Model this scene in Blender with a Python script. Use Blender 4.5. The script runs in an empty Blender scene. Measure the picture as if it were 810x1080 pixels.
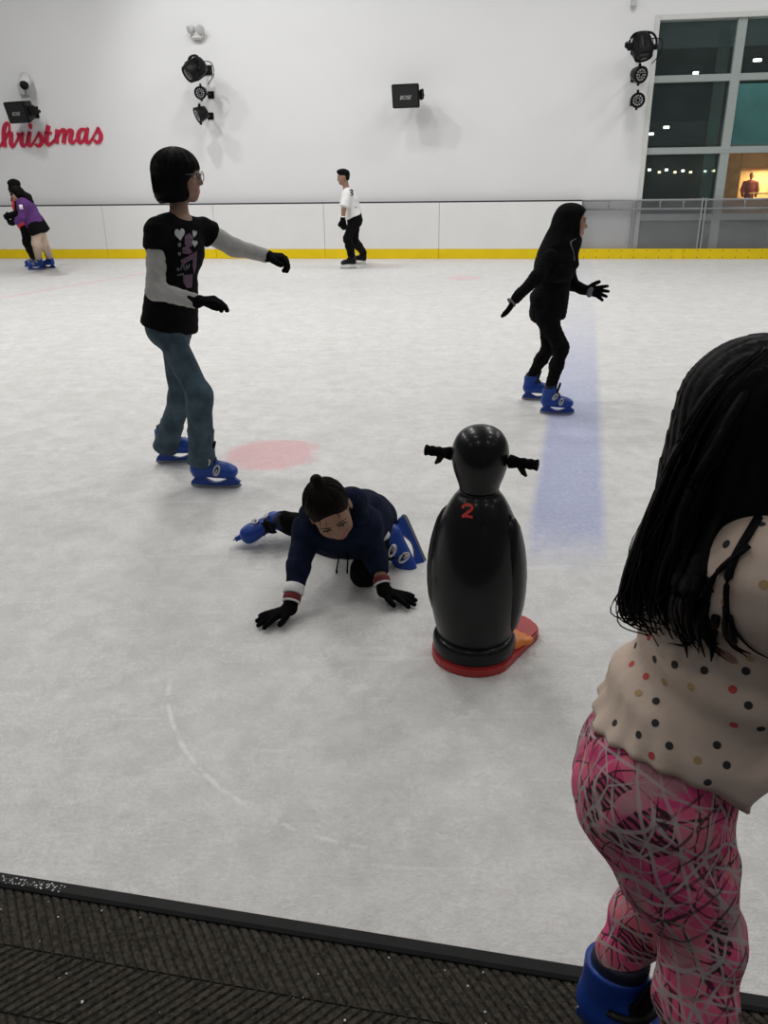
import bpy, bmesh, math, random
import numpy as np
from mathutils import Vector, Matrix
from mathutils.bvhtree import BVHTree
random.seed(7); np.random.seed(7)
scn = bpy.context.scene
COL = scn.collection
V3 = lambda *a: np.array(a, dtype=float)
def nrm(v):
    v = np.asarray(v, float); return v / (np.linalg.norm(v) + 1e-12)

# ------------------------------------------------------------------ camera
CAM_H, PITCH, ROLL, FPX = 1.5, 22.8, -0.85, 850.0
camR = Matrix.Rotation(math.radians(90 - PITCH), 3, 'X') @ Matrix.Rotation(math.radians(ROLL), 3, 'Z')
camN = np.array(camR)
def ray(px, py): return camN @ V3((px - 405) / FPX, (540 - py) / FPX, -1.0)
def P(px, py, Y):                      # photo measurement at ground distance Y -> metres
    d = ray(px, py); t = Y / d[1]
    return V3(d[0] * t, Y, CAM_H + d[2] * t)
def G(px, py, z=0.0):                  # photo measurement on the level z -> metres
    d = ray(px, py); t = (z - CAM_H) / d[2]
    return V3(d[0] * t, d[1] * t, z)
cd = bpy.data.cameras.new('camera'); cam = bpy.data.objects.new('camera', cd); COL.objects.link(cam)
cam.matrix_world = Matrix.Translation((0, 0, CAM_H)) @ camR.to_4x4()
cd.sensor_fit = 'VERTICAL'; cd.sensor_height = 36; cd.lens = FPX / 1080 * 36; cd.clip_start = 0.02
scn.camera = cam

# ------------------------------------------------------------------ materials
def nt(name):
    m = bpy.data.materials.new(name); m.use_nodes = True
    return m, m.node_tree, m.node_tree.nodes['Principled BSDF']
def N(t, typ, **kw):
    n = t.nodes.new(typ)
    for k, v in kw.items():
        if k.startswith('i_'): n.inputs[k[2:].replace('_', ' ')].default_value = v
        else: setattr(n, k, v)
    return n
def ramp(t, fac, stops):
    r = t.nodes.new('ShaderNodeValToRGB'); e = r.color_ramp.elements
    while len(e) < len(stops): e.new(0.5)
    for el, (p, c) in zip(e, stops):
        el.position = p; el.color = (*c, 1) if len(c) == 3 else c
    t.links.new(fac, r.inputs[0]); return r.outputs[0]
def mixc(t, fac, a, b, mode='MIX'):
    m = t.nodes.new('ShaderNodeMix'); m.data_type = 'RGBA'; m.blend_type = mode
    for s, v in ((m.inputs[0], fac), (m.inputs[6], a), (m.inputs[7], b)):
        if isinstance(v, (int, float)): s.default_value = v
        elif isinstance(v, tuple): s.default_value = (*v, 1)
        else: t.links.new(v, s)
    return m.outputs[2]
def math_(t, op, a, b=0.0):
    m = t.nodes.new('ShaderNodeMath'); m.operation = op
    for s, v in zip(m.inputs, (a, b)):
        if isinstance(v, (int, float)): s.default_value = v
        else: t.links.new(v, s)
    return m.outputs[0]
def mat(name, c, rough=.6, metal=0, var=.12, scale=30, bump=0, bscale=None, spec=.5, coat=0, sheen=0):
    m, t, b = nt(name)
    tc = N(t, 'ShaderNodeTexCoord')
    nz = N(t, 'ShaderNodeTexNoise'); nz.inputs['Scale'].default_value = scale; nz.inputs['Detail'].default_value = 4
    t.links.new(tc.outputs['Object'], nz.inputs['Vector'])
    col = ramp(t, nz.outputs['Fac'], [(.3, tuple(x * (1 - var) for x in c)), (.7, tuple(min(1, x * (1 + var)) for x in c))])
    t.links.new(col, b.inputs['Base Color'])
    b.inputs['Roughness'].default_value = rough; b.inputs['Metallic'].default_value = metal
    b.inputs['Specular IOR Level'].default_value = spec
    b.inputs['Coat Weight'].default_value = coat; b.inputs['Coat Roughness'].default_value = .06
    b.inputs['Sheen Weight'].default_value = sheen
    if bump:
        n2 = N(t, 'ShaderNodeTexNoise'); n2.inputs['Scale'].default_value = bscale or scale * 4; n2.inputs['Detail'].default_value = 3
        t.links.new(tc.outputs['Object'], n2.inputs['Vector'])
        bp = N(t, 'ShaderNodeBump'); bp.inputs['Strength'].default_value = bump; bp.inputs['Distance'].default_value = .01
        t.links.new(n2.outputs['Fac'], bp.inputs['Height']); t.links.new(bp.outputs[0], b.inputs['Normal'])
    return m
def emis(name, c, s):
    m, t, b = nt(name); b.inputs['Base Color'].default_value = (*c, 1)
    b.inputs['Emission Color'].default_value = (*c, 1); b.inputs['Emission Strength'].default_value = s
    return m
M = {}
M['skin'] = mat('skin', (.36, .20, .135), .55, var=.05, scale=12)
M['skin_tan'] = mat('skin_tan', (.30, .165, .105), .55, var=.05, scale=12)
M['skin_dark'] = mat('skin_dark', (.27, .15, .10), .55, var=.05, scale=12)
M['lip'] = mat('lip', (.36, .13, .11), .45, var=.05)
M['eye_white'] = mat('eye_white', (.62, .58, .55), .25, var=.03)
M['iris'] = mat('iris', (.015, .01, .008), .2, var=.1)
M['brow'] = mat('brow_hair', (.02, .014, .011), .8)
def hairmat(name, c, sc=90):
    m, t, b = nt(name); tc = N(t, 'ShaderNodeTexCoord')
    mp = N(t, 'ShaderNodeMapping'); mp.inputs['Scale'].default_value = (1, 1, .12)
    t.links.new(tc.outputs['Object'], mp.inputs[0])
    nz = N(t, 'ShaderNodeTexNoise'); nz.inputs['Scale'].default_value = sc; nz.inputs['Detail'].default_value = 5
    t.links.new(mp.outputs[0], nz.inputs['Vector'])
    t.links.new(ramp(t, nz.outputs['Fac'], [(.3, tuple(x * .6 for x in c)), (.75, tuple(x * 1.5 for x in c))]), b.inputs['Base Color'])
    b.inputs['Roughness'].default_value = .55; b.inputs['Specular IOR Level'].default_value = .07
    bp = N(t, 'ShaderNodeBump'); bp.inputs['Strength'].default_value = .5; bp.inputs['Distance'].default_value = .004
    t.links.new(nz.outputs['Fac'], bp.inputs['Height']); t.links.new(bp.outputs[0], b.inputs['Normal'])
    return m
M['hair'] = hairmat('black_hair', (.0045, .004, .004))
M['hair_brown'] = hairmat('dark_brown_hair', (.008, .0055, .0045))
M['black_cloth'] = mat('black_cloth', (.0055, .0055, .006), .95, var=.3, bump=.25, bscale=120, spec=.08)
M['black_knit'] = mat('black_knit', (.0045, .0045, .005), .95, var=.3, bump=.5, bscale=260, spec=.06)
M['navy_cloth'] = mat('navy_cloth', (.008, .012, .030), .92, var=.25, bump=.3, bscale=90, spec=.10)
M['grey_sleeve'] = mat('grey_sleeve', (.40, .39, .375), .9, var=.07, bump=.25, bscale=70, spec=.2)
M['white_cloth'] = mat('white_cloth', (.78, .78, .77), .9, var=.04, bump=.2, bscale=40)
M['cream_cloth'] = mat('cream_cloth', (.62, .495, .405), .9, var=.06, scale=14, bump=.25, bscale=22, spec=.15)
M['jeans'] = mat('blue_denim', (.052, .085, .108), .85, var=.35, scale=14, bump=.4, bscale=150, spec=.2)
M['beige_cloth'] = mat('beige_cloth', (.50, .39, .30), .9, var=.06, spec=.2)
M['purple_cloth'] = mat('purple_cloth', (.085, .020, .15), .8, var=.2)
M['red_cloth'] = mat('red_cloth', (.60, .035, .05), .8)
M['maroon_cloth'] = mat('maroon_cloth', (.12, .018, .02), .8)
M['blue_plastic'] = mat('blue_plastic', (.010, .050, .29), .38, var=.1, scale=18, spec=.35)
M['blue_soft'] = mat('dark_liner', (.004, .007, .025), .7, var=.15)
M['black_plastic'] = mat('black_plastic', (.006, .006, .0065), .45, var=.1, spec=.18)
M['black_matte'] = mat('black_matte_metal', (.006, .006, .0065), .6, var=.2, spec=.15)
M['silver'] = mat('silver_plastic', (.55, .55, .56), .35, metal=.4, var=.08)
M['steel'] = mat('blade_steel', (.30, .30, .31), .35, metal=.9, var=.1)
M['white_plastic'] = mat('white_plastic', (.75, .75, .74), .4, var=.03)
M['black_gloss'] = mat('black_gloss_fibreglass', (.005, .005, .0055), .32, var=.15, scale=6, spec=.22, coat=.12, bump=.03, bscale=9)
M['red_gloss'] = mat('red_paint', (.40, .022, .022), .4, var=.12, scale=9)
M['orange_gloss'] = mat('orange_paint', (.70, .20, .03), .4, var=.12, scale=9)
M['red_digit'] = mat('red_digit_paint', (.55, .03, .025), .5)
M['print_grey'] = mat('print_grey', (.40, .40, .42), .8, scale=200, var=.3)
M['print_purple'] = mat('print_purple', (.11, .062, .10), .85, scale=120, var=.4)
M['print_dim'] = mat('print_dim_grey', (.13, .12, .14), .85, scale=120, var=.4)
M['cuff_maroon'] = mat('cuff_maroon', (.16, .02, .025), .9)
M['lens_glass'] = mat('spectacle_rim', (.05, .045, .045), .3)

# ------------------------------------------------------------------ objects
def link(o, parent=None):
    COL.objects.link(o)
    if parent is not None: o.parent = parent
    return o
def setp(o, label=None, cat=None, group=None, kind=None):
    if label: o['label'] = label
    if cat: o['category'] = cat
    if group: o['group'] = group
    if kind: o['kind'] = kind
    return o
def thing(name, label, cat, loc=(0, 0, 0), group=None):
    o = bpy.data.objects.new(name, None); o.location = tuple(loc); o.empty_display_size = .1
    COL.objects.link(o); return setp(o, label, cat, group)
def wloc(parent):
    v = np.zeros(3)
    while parent is not None:
        v = v + np.array(parent.location); parent = parent.parent
    return v
def meshobj(name, pieces, mats, parent=None, smooth=True, origin=None, recalc=True):
    """pieces: list of (verts Nx3 world, faces, material index or per-face list)"""
    vs, fs, mi = [], [], []
    n = 0
    for pc in pieces:
        v, f, m = pc
        v = np.asarray(v, float).reshape(-1, 3)
        vs.append(v)
        fs += [tuple(int(i) + n for i in q) for q in f]
        mi += list(m) if hasattr(m, '__len__') else [m] * len(f)
        n += len(v)
    vs = np.concatenate(vs)
    if origin is None: origin = wloc(parent) if parent is not None else V3(0, 0, 0)
    me = bpy.data.meshes.new(name)
    me.from_pydata((vs - origin).tolist(), [], fs)
    for m in (mats if isinstance(mats, (list, tuple)) else [mats]): me.materials.append(m)
    me.polygons.foreach_set('material_index', mi)
    me.polygons.foreach_set('use_smooth', [smooth] * len(fs))
    me.update()
    if recalc:
        bm = bmesh.new(); bm.from_mesh(me); bmesh.ops.recalc_face_normals(bm, faces=bm.faces); bm.to_mesh(me); bm.free()
    o = bpy.data.objects.new(name, me)
    if parent is None: o.location = tuple(origin)
    else: o.location = tuple(origin - wloc(parent))
    return link(o, parent)
def bm_piece(bm, m=0):
    bm.verts.index_update()
    r = (np.array([tuple(v.co) for v in bm.verts]), [[v.index for v in f.verts] for f in bm.faces], m)
    bm.free(); return r
def box(c, size, R=None, bev=0.0, m=0, seg=2):
    bm = bmesh.new(); bmesh.ops.create_cube(bm, size=1)
    bmesh.ops.scale(bm, vec=size, verts=bm.verts)
    if bev: bmesh.ops.bevel(bm, geom=bm.edges[:], offset=bev, segments=seg, affect='EDGES')
    v, f, _ = bm_piece(bm)
    if R is not None: v = v @ np.asarray(R).T
    return (v + np.asarray(c), f, m)
def frame_of(d, hint=(0, 0, 1)):
    z = nrm(d); h = np.asarray(hint, float)
    if abs(np.dot(z, h)) > .95: h = V3(1, 0, 0)
    x = nrm(np.cross(h, z)); return np.stack([x, np.cross(z, x), z], 1)
def tube(pts, rad, n=10, m=0, caps=True, flat=1.0, hint=(0, 0, 1)):
    pts = [np.asarray(p, float) for p in pts]
    if not hasattr(rad, '__len__'): rad = [rad] * len(pts)
    vs, fs = [], []
    for i, p in enumerate(pts):
        d = pts[min(i + 1, len(pts) - 1)] - pts[max(i - 1, 0)]
        F = frame_of(d, hint)
        for k in range(n):
            a = 2 * math.pi * k / n
            vs.append(p + F[:, 0] * math.cos(a) * rad[i] + F[:, 1] * math.sin(a) * rad[i] * flat)
    for i in range(len(pts) - 1):
        for k in range(n):
            fs.append([i * n + k, i * n + (k + 1) % n, (i + 1) * n + (k + 1) % n, (i + 1) * n + k])
    if caps:
        fs.append(list(range(n))[::-1]); fs.append([(len(pts) - 1) * n + k for k in range(n)])
    return (np.array(vs), fs, m)
def spline(pts, n=8):
    pts = [np.asarray(p, float) for p in pts]
    q = [2 * pts[0] - pts[1]] + pts + [2 * pts[-1] - pts[-2]]
    out = []
    for i in range(1, len(q) - 2):
        for k in range(n):
            t = k / n
            out.append(.5 * (2 * q[i] + (q[i + 1] - q[i - 1]) * t + (2 * q[i - 1] - 5 * q[i] + 4 * q[i + 1] - q[i + 2]) * t * t
                       + (3 * q[i] - q[i - 1] - 3 * q[i + 1] + q[i + 2]) * t ** 3))
    out.append(pts[-1]); return out
def lathe(prof, n=40, R=None, c=(0, 0, 0), m=0, sy=1.0):
    vs, fs = [], []
    for r, z in prof:
        for k in range(n):
            a = 2 * math.pi * k / n; vs.append((r * math.cos(a), sy * r * math.sin(a), z))
    L = len(prof)
    for i in range(L - 1):
        for k in range(n):
            fs.append([i * n + k, i * n + (k + 1) % n, (i + 1) * n + (k + 1) % n, (i + 1) * n + k])
    fs.append(list(range(n))[::-1]); fs.append([(L - 1) * n + k for k in range(n)])
    v = np.array(vs)
    if R is not None: v = v @ np.asarray(R).T
    return (v + np.asarray(c), fs, m)
def prism(outline, d0, d1, fr, m=0):
    """outline in 2D; fr(u, v, d) -> world"""
    n = len(outline)
    vs = [fr(u, v, d0) for u, v in outline] + [fr(u, v, d1) for u, v in outline]
    fs = [list(range(n))[::-1], list(range(n, 2 * n))] + [[i, (i + 1) % n, n + (i + 1) % n, n + i] for i in range(n)]
    return (np.array(vs), fs, m)

# ------------------------------------------------------------------ implicit surfaces
def C(a, b, ra, rb=None, k=.02, op='+'): return dict(t='c', a=np.asarray(a, float), b=np.asarray(b, float), ra=ra, rb=ra if rb is None else rb, k=k, op=op)
def E(c, r, R=None, k=.02, op='+'): return dict(t='e', c=np.asarray(c, float), r=np.asarray(r, float), R=np.eye(3) if R is None else np.asarray(R), k=k, op=op)
def T(a, b, r1, r2, x, k=.02, op='+', cap=1.0):   # elliptical tapered limb; x = direction of the first radius
    return dict(t='t', a=np.asarray(a, float), b=np.asarray(b, float), r1=r1, r2=r2, x=np.asarray(x, float), k=k, op=op, cap=cap)
def PL(p, n, k=.006): return dict(t='p', p=np.asarray(p, float), n=nrm(n), k=k, op='^')
def FN(fn, k=.006): return dict(t='f', fn=fn, k=k, op='^')
def bb(p):
    if p['t'] == 'c':
        r = max(p['ra'], p['rb']); return np.minimum(p['a'], p['b']) - r, np.maximum(p['a'], p['b']) + r
    if p['t'] == 'e':
        r = np.abs(p['R']) @ p['r']; return p['c'] - r, p['c'] + r
    r = max(*p['r1'], *p['r2']); return np.minimum(p['a'], p['b']) - r, np.maximum(p['a'], p['b']) + r
def ev(p, X, Y, Z):
    if p['t'] == 'p':
        return (X - p['p'][0]) * p['n'][0] + (Y - p['p'][1]) * p['n'][1] + (Z - p['p'][2]) * p['n'][2]
    if p['t'] == 'f': return p['fn'](X, Y, Z)
    if p['t'] == 'e':
        c, R, r = p['c'], p['R'], p['r']; x, y, z = X - c[0], Y - c[1], Z - c[2]
        k0 = k1 = 0
        for i in range(3):
            q = (x * R[0, i] + y * R[1, i] + z * R[2, i]) / r[i]; k0 = k0 + q * q; q = q / r[i]; k1 = k1 + q * q
        k0 = np.sqrt(k0); k1 = np.sqrt(k1) + 1e-6
        return k0 * (k0 - 1) / k1
    a, b = p['a'], p['b']; ab = b - a; L2 = ab @ ab + 1e-12
    x, y, z = X - a[0], Y - a[1], Z - a[2]
    t = np.clip((x * ab[0] + y * ab[1] + z * ab[2]) / L2, 0, 1)
    x = x - t * ab[0]; y = y - t * ab[1]; z = z - t * ab[2]
    if p['t'] == 'c':
        return np.sqrt(x * x + y * y + z * z) - (p['ra'] + (p['rb'] - p['ra']) * t)
    zz = nrm(ab); xx = nrm(p['x'] - zz * (p['x'] @ zz)); yy = np.cross(zz, xx)
    rx = p['r1'][0] + (p['r2'][0] - p['r1'][0]) * t; ry = p['r1'][1] + (p['r2'][1] - p['r1'][1]) * t
    rz = np.minimum(rx, ry) * p['cap']
    qx = (x * xx[0] + y * xx[1] + z * xx[2]) / rx; qy = (x * yy[0] + y * yy[1] + z * yy[2]) / ry; qz = (x * zz[0] + y * zz[1] + z * zz[2]) / rz
    k0 = np.sqrt(qx * qx + qy * qy + qz * qz); k1 = np.sqrt((qx / rx) ** 2 + (qy / ry) ** 2 + (qz / rz) ** 2) + 1e-6
    return k0 * (k0 - 1) / k1
def smin(a, b, k):
    h = np.clip(.5 + .5 * (b - a) / k, 0, 1); return b * (1 - h) + a * h - k * h * (1 - h)
def implicit(prims, vox, warp=None):
    B = [bb(p) for p in prims if p['op'] == '+']
    lo = np.min([b[0] for b in B], 0) - 3 * vox; hi = np.max([b[1] for b in B], 0) + 3 * vox
    n = np.ceil((hi - lo) / vox).astype(int) + 1
    ax = [(lo[i] + vox * np.arange(n[i])).astype(np.float32) for i in range(3)]
    D = np.full(n, 10 * vox + .1, np.float32)
    for p in prims:
        if p['t'] in 'pf': s = (slice(None),) * 3
        else:
            l, h = bb(p); mg = p['k'] + 4 * vox
            i0 = np.clip(np.floor((l - mg - lo) / vox).astype(int), 0, n); i1 = np.clip(np.ceil((h + mg - lo) / vox).astype(int) + 1, 0, n)
            if np.any(i1 <= i0): continue
            s = tuple(slice(a, b) for a, b in zip(i0, i1))
        X, Y, Z = ax[0][s[0]][:, None, None], ax[1][s[1]][None, :, None], ax[2][s[2]][None, None, :]
        d = ev(p, X, Y, Z)
        if p['op'] == '+': D[s] = smin(D[s], d, p['k'])
        elif p['op'] == '-': D[s] = -smin(-D[s], d, p['k'])
        else: D[s] = -smin(-D[s], -d, p['k'])
    if warp is not None:
        D = D + warp(ax[0][:, None, None], ax[1][None, :, None], ax[2][None, None, :])
    D[0] = D[-1] = 1; D[:, 0] = D[:, -1] = 1; D[:, :, 0] = D[:, :, -1] = 1
    S = D < 0
    cnt = np.zeros(tuple(n - 1), np.int8)
    cr = [(i, j, k) for i in (0, 1) for j in (0, 1) for k in (0, 1)]
    for i, j, k in cr: cnt += S[i:n[0] - 1 + i, j:n[1] - 1 + j, k:n[2] - 1 + k]
    mx = (cnt > 0) & (cnt < 8)
    cells = np.argwhere(mx); idx = np.full(mx.shape, -1, np.int64); idx[mx] = np.arange(len(cells))
    acc = np.zeros((len(cells), 3)); num = np.zeros((len(cells), 1))
    for a in cr:
        for d in range(3):
            if a[d]: continue
            b = list(a); b[d] = 1
            ca = cells + a; cb = cells + b
            da = D[ca[:, 0], ca[:, 1], ca[:, 2]]; db = D[cb[:, 0], cb[:, 1], cb[:, 2]]
            m = (da < 0) != (db < 0); t = np.where(m, da / np.where(m, da - db, 1), 0)
            q = np.repeat(np.array(a, float)[None], len(cells), 0); q[:, d] += t
            acc += q * m[:, None]; num += m[:, None]
    vs = (cells + acc / np.maximum(num, 1)) * vox + lo
    F = []
    for d in range(3):
        e, f = (d + 1) % 3, (d + 2) % 3
        s0 = [slice(None)] * 3; s1 = [slice(None)] * 3; s0[d] = slice(0, -1); s1[d] = slice(1, None)
        A, Bq = S[tuple(s0)], S[tuple(s1)]
        w = np.argwhere(A != Bq)
        w = w[(w[:, e] > 0) & (w[:, f] > 0)]
        w = w[(w[:, e] < n[e] - 1) & (w[:, f] < n[f] - 1)]
        ins = A[w[:, 0], w[:, 1], w[:, 2]]
        def g(de, df):
            q = w.copy(); q[:, e] -= de; q[:, f] -= df; return idx[q[:, 0], q[:, 1], q[:, 2]]
        quad = np.stack([g(1, 1), g(0, 1), g(0, 0), g(1, 0)], 1)
        quad[~ins] = quad[~ins][:, ::-1]
        F.append(quad)
    return vs, np.concatenate(F)
def sdf(name, prims, vox, mats, parent, warp=None, paint=None, extra=None):
    v, f = implicit(prims, vox, warp)
    mi = 0
    if paint is not None:
        ctr = v[f].mean(1); mi = np.zeros(len(f), int)
        for fn, k in paint: mi[fn(ctr)] = k
        mi = mi.tolist()
    return meshobj(name, [(v, f, mi)] + (extra or []), mats, parent, recalc=False)
def folds(amp, fr, seed=0, ax=(.4, .3, 1)):
    rs = np.random.RandomState(seed); ph = rs.rand(6) * 6.28; d = rs.randn(3, 3) * .5 + np.array(ax)
    def w(X, Y, Z):
        s1 = np.sin(fr * (d[0, 0] * X + d[0, 1] * Y + d[0, 2] * Z) + ph[0] + 1.5 * np.sin(fr * .6 * (X - Y + .4 * Z) + ph[3]))
        s2 = np.sin(fr * 1.7 * (d[1, 0] * X + d[1, 1] * Y + d[1, 2] * Z) + ph[1] + 1.2 * np.sin(fr * .8 * (Y + .7 * X) + ph[4]))
        return (amp * (.65 * s1 + .35 * s2)).astype(np.float32)
    return w
# ================================================================== THE SETTING
A0, A1 = G(0, 272.5), G(810, 273.2)
U = nrm(A1 - A0); NW = V3(U[1], -U[0], 0)          # along the boards / out of the wall towards the ice
O = A0 + U * np.dot(G(405, 274.5) - A0, U); O = O + NW * 0.0
def WF(u, z, d=0.0): return O + U * u + NW * d + V3(0, 0, z)
RW = np.stack([U, NW, V3(0, 0, 1)], 1)
def W(px, py, d=0.0):
    r = ray(px, py); c = V3(0, 0, CAM_H)
    t = (np.dot(O - c, NW) + d) / np.dot(r, NW); p = c + r * t
    return float(np.dot(p - O, U)), float(p[2])
def wbox(u0, u1, z0, z1, d0, d1, bev=0, m=0):
    return box(WF((u0 + u1) / 2, (z0 + z1) / 2, (d0 + d1) / 2), (u1 - u0, abs(d1 - d0), z1 - z0), RW, bev, m)
WALL = -.16                                          # wall face behind the boards
zb = (W(0, 217.5)[1] + W(405, 215)[1] + W(790, 210.5)[1]) / 3       # board height
zk = W(405, 262.7)[1]                                # top of the yellow strip
print('board', zb, 'kick', zk, 'wall dist', O)

# --- ice
E0, E1 = G(0, 922), G(596, 1018.5)
ED = nrm(E1 - E0); EN = V3(ED[1], -ED[0], 0)          # along the mat edge / towards the photographer
def EF(a, b, z=0.0): return E0 + ED * a + EN * b + V3(0, 0, z)
m, t, b = nt('ice'); M['ice'] = m
tc = N(t, 'ShaderNodeTexCoord'); pos = tc.outputs['Object']
def noise(sc, det=4, rough=.55, vec=None, dist=0):
    n = N(t, 'ShaderNodeTexNoise'); n.inputs['Scale'].default_value = sc; n.inputs['Detail'].default_value = det
    n.inputs['Roughness'].default_value = rough; n.inputs['Distortion'].default_value = dist
    t.links.new(vec or pos, n.inputs['Vector']); return n.outputs['Fac']
def mapped(rot, sc):
    mp = N(t, 'ShaderNodeMapping'); mp.inputs['Rotation'].default_value = (0, 0, rot); mp.inputs['Scale'].default_value = sc
    t.links.new(pos, mp.inputs[0]); return mp.outputs[0]
sep = N(t, 'ShaderNodeSeparateXYZ'); t.links.new(pos, sep.inputs[0])
col = ramp(t, noise(1.6, 6, .62), [(.28, (.69, .68, .66)), (.52, (.785, .78, .77)), (.75, (.85, .85, .845))]
    )
col = mixc(t, ramp(t, noise(8.5, 9, .72, None, .8), [(.40, (.85,) * 3), (.56, (0, 0, 0))]), col, (.64, .63, .605))
fine = noise(70, 4, .75)
col = mixc(t, ramp(t, fine, [(.36, (.75,) * 3), (.60, (0, 0, 0))]), col, (.60, .595, .575))
col = mixc(t, ramp(t, noise(21, 5, .7), [(.36, (.6,) * 3), (.56, (0, 0, 0))]), col, (.62, .61, .585))
col = mixc(t, ramp(t, noise(190, 2, .6), [(.66, (0, 0, 0)), (.74, (.7,) * 3)]), col, (.95, .95, .95))
for rot, s, th in ((.5, (2.2, 26, 1), .69), (-.7, (3, 34, 1), .70), (1.35, (2.4, 30, 1), .70), (2.3, (1.8, 22, 1), .70)):
    sc = noise(1.0, 3, .5, mapped(rot, s), .6)
    col = mixc(t, ramp(t, sc, [(th - .03, (0, 0, 0)), (th + .03, (.32,) * 3)]), col, (.90, .90, .89))
blot = noise(7, 5, .65)
col = mixc(t, ramp(t, blot, [(.42, (0, 0, 0)), (.72, (.45,) * 3)]), col, (.88, .88, .87))
ragged = noise(5.5, 6, .7)
def vdist(p):
    n = N(t, 'ShaderNodeVectorMath', operation='DISTANCE'); t.links.new(pos, n.inputs[0]); n.inputs[1].default_value = tuple(p); return n.outputs['Value']
def band_mask(dist, r, soft, amt, rag=.12):
    d = math_(t, 'ADD', dist, math_(t, 'MULTIPLY', math_(t, 'SUBTRACT', ragged, .5), rag))
    mr = N(t, 'ShaderNodeMapRange', interpolation_type='SMOOTHSTEP'); t.links.new(d, mr.inputs['Value'])
    mr.inputs['From Min'].default_value = r - soft; mr.inputs['From Max'].default_value = r + soft
    mr.inputs['To Min'].default_value = amt; mr.inputs['To Max'].default_value = 0
    return mr.outputs[0]
def linear(p, d):                                     # signed distance from the line p + s*d, and s
    n1 = N(t, 'ShaderNodeVectorMath', operation='SUBTRACT'); t.links.new(pos, n1.inputs[0]); n1.inputs[1].default_value = tuple(p)
    def dot(v):
        q = N(t, 'ShaderNodeVectorMath', operation='DOT_PRODUCT'); t.links.new(n1.outputs[0], q.inputs[0]); q.inputs[1].default_value = tuple(v); return q.outputs['Value']
    return dot((-d[1], d[0], 0)), dot(d)
grain = ramp(t, noise(38, 4, .75), [(.36, (.55,) * 3), (.62, (1,) * 3)])
def paint(mask, c):
    global col
    col = mixc(t, math_(t, 'MULTIPLY', mask, grain), col, c)
paint(band_mask(vdist(G(287, 479)), .27, .05, .70, .22), (.80, .36, .40))
paint(band_mask(vdist(G(490, 293)), .26, .10, .55, .12), (.80, .45, .50))
paint(band_mask(vdist(G(405, 281)), .30, .15, .35, .2), (.80, .50, .54))
q0, q1 = G(0, 314.5), G(150, 288.5)
dd, ss = linear(q0, nrm(q1 - q0))
paint(math_(t, 'MULTIPLY', band_mask(math_(t, 'ABSOLUTE', dd), .06, .04, .55, .04), band_mask(ss, 5.0, .8, 1, .2)), (.80, .47, .52))
q0, q1 = G(597, 575), G(611, 345)
dd, ss = linear(q0, nrm(q1 - q0))
fade = N(t, 'ShaderNodeMapRange', interpolation_type='SMOOTHSTEP'); t.links.new(math_(t, 'ADD', ss, math_(t, 'MULTIPLY', math_(t, 'SUBTRACT', ragged, .5), .5)), fade.inputs['Value'])
fade.inputs['From Min'].default_value = -.38; fade.inputs['From Max'].default_value = .30; fade.inputs['To Min'].default_value = .0; fade.inputs['To Max'].default_value = 1
fade2 = N(t, 'ShaderNodeMapRange', interpolation_type='SMOOTHSTEP'); t.links.new(ss, fade2.inputs['Value'])
fade2.inputs['From Min'].default_value = .6; fade2.inputs['From Max'].default_value = 7.5; fade2.inputs['To Min'].default_value = 1; fade2.inputs['To Max'].default_value = .16
paint(math_(t, 'MULTIPLY', math_(t, 'MULTIPLY', band_mask(math_(t, 'ABSOLUTE', dd), .165, .035, .88, .03), fade.outputs[0]), fade2.outputs[0]), (.345, .395, .67))
# a long curved skate cut near the mat
ca, cb_, cc = G(178, 725), G(215, 815), G(365, 890)
ax_, ay_, bx_, by_, cx_, cy_ = ca[0], ca[1], cb_[0], cb_[1], cc[0], cc[1]
dt = 2 * (ax_ * (by_ - cy_) + bx_ * (cy_ - ay_) + cx_ * (ay_ - by_))
ux = ((ax_**2 + ay_**2) * (by_ - cy_) + (bx_**2 + by_**2) * (cy_ - ay_) + (cx_**2 + cy_**2) * (ay_ - by_)) / dt
uy = ((ax_**2 + ay_**2) * (cx_ - bx_) + (bx_**2 + by_**2) * (ax_ - cx_) + (cx_**2 + cy_**2) * (bx_ - ax_)) / dt
rr = math.hypot(ax_ - ux, ay_ - uy)
arc = band_mask(math_(t, 'ABSOLUTE', math_(t, 'SUBTRACT', vdist((ux, uy, 0)), rr)), .006, .006, .8, .012)
arc = math_(t, 'MULTIPLY', arc, band_mask(vdist(tuple((ca + cc) / 2)), .48, .1, 1, .1))
arcb = ramp(t, noise(16, 3, .6), [(.42, (0,) * 3), (.58, (1,) * 3)])
col = mixc(t, math_(t, 'MULTIPLY', arc, arcb), col, (.90, .90, .90))
t.links.new(col, b.inputs['Base Color'])
b.inputs['Specular IOR Level'].default_value = .35
t.links.new(ramp(t, blot, [(.3, (.40,) * 3), (.7, (.62,) * 3)]), b.inputs['Roughness'])
bp = N(t, 'ShaderNodeBump'); bp.inputs['Strength'].default_value = .55; bp.inputs['Distance'].default_value = .008
t.links.new(math_(t, 'ADD', fine, math_(t, 'MULTIPLY', blot, 1.5)), bp.inputs['Height']); t.links.new(bp.outputs[0], b.inputs['Normal'])
ice = meshobj('floor', [([EF(-6, 0), EF(7, 0), WF(11, 0, -.5), WF(-13, 0, -.5)], [[0, 1, 2, 3]], 0)], M['ice'], smooth=False)
setp(ice, 'white scratched ice of the skating rink with painted lines', 'ice', kind='structure')

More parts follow.
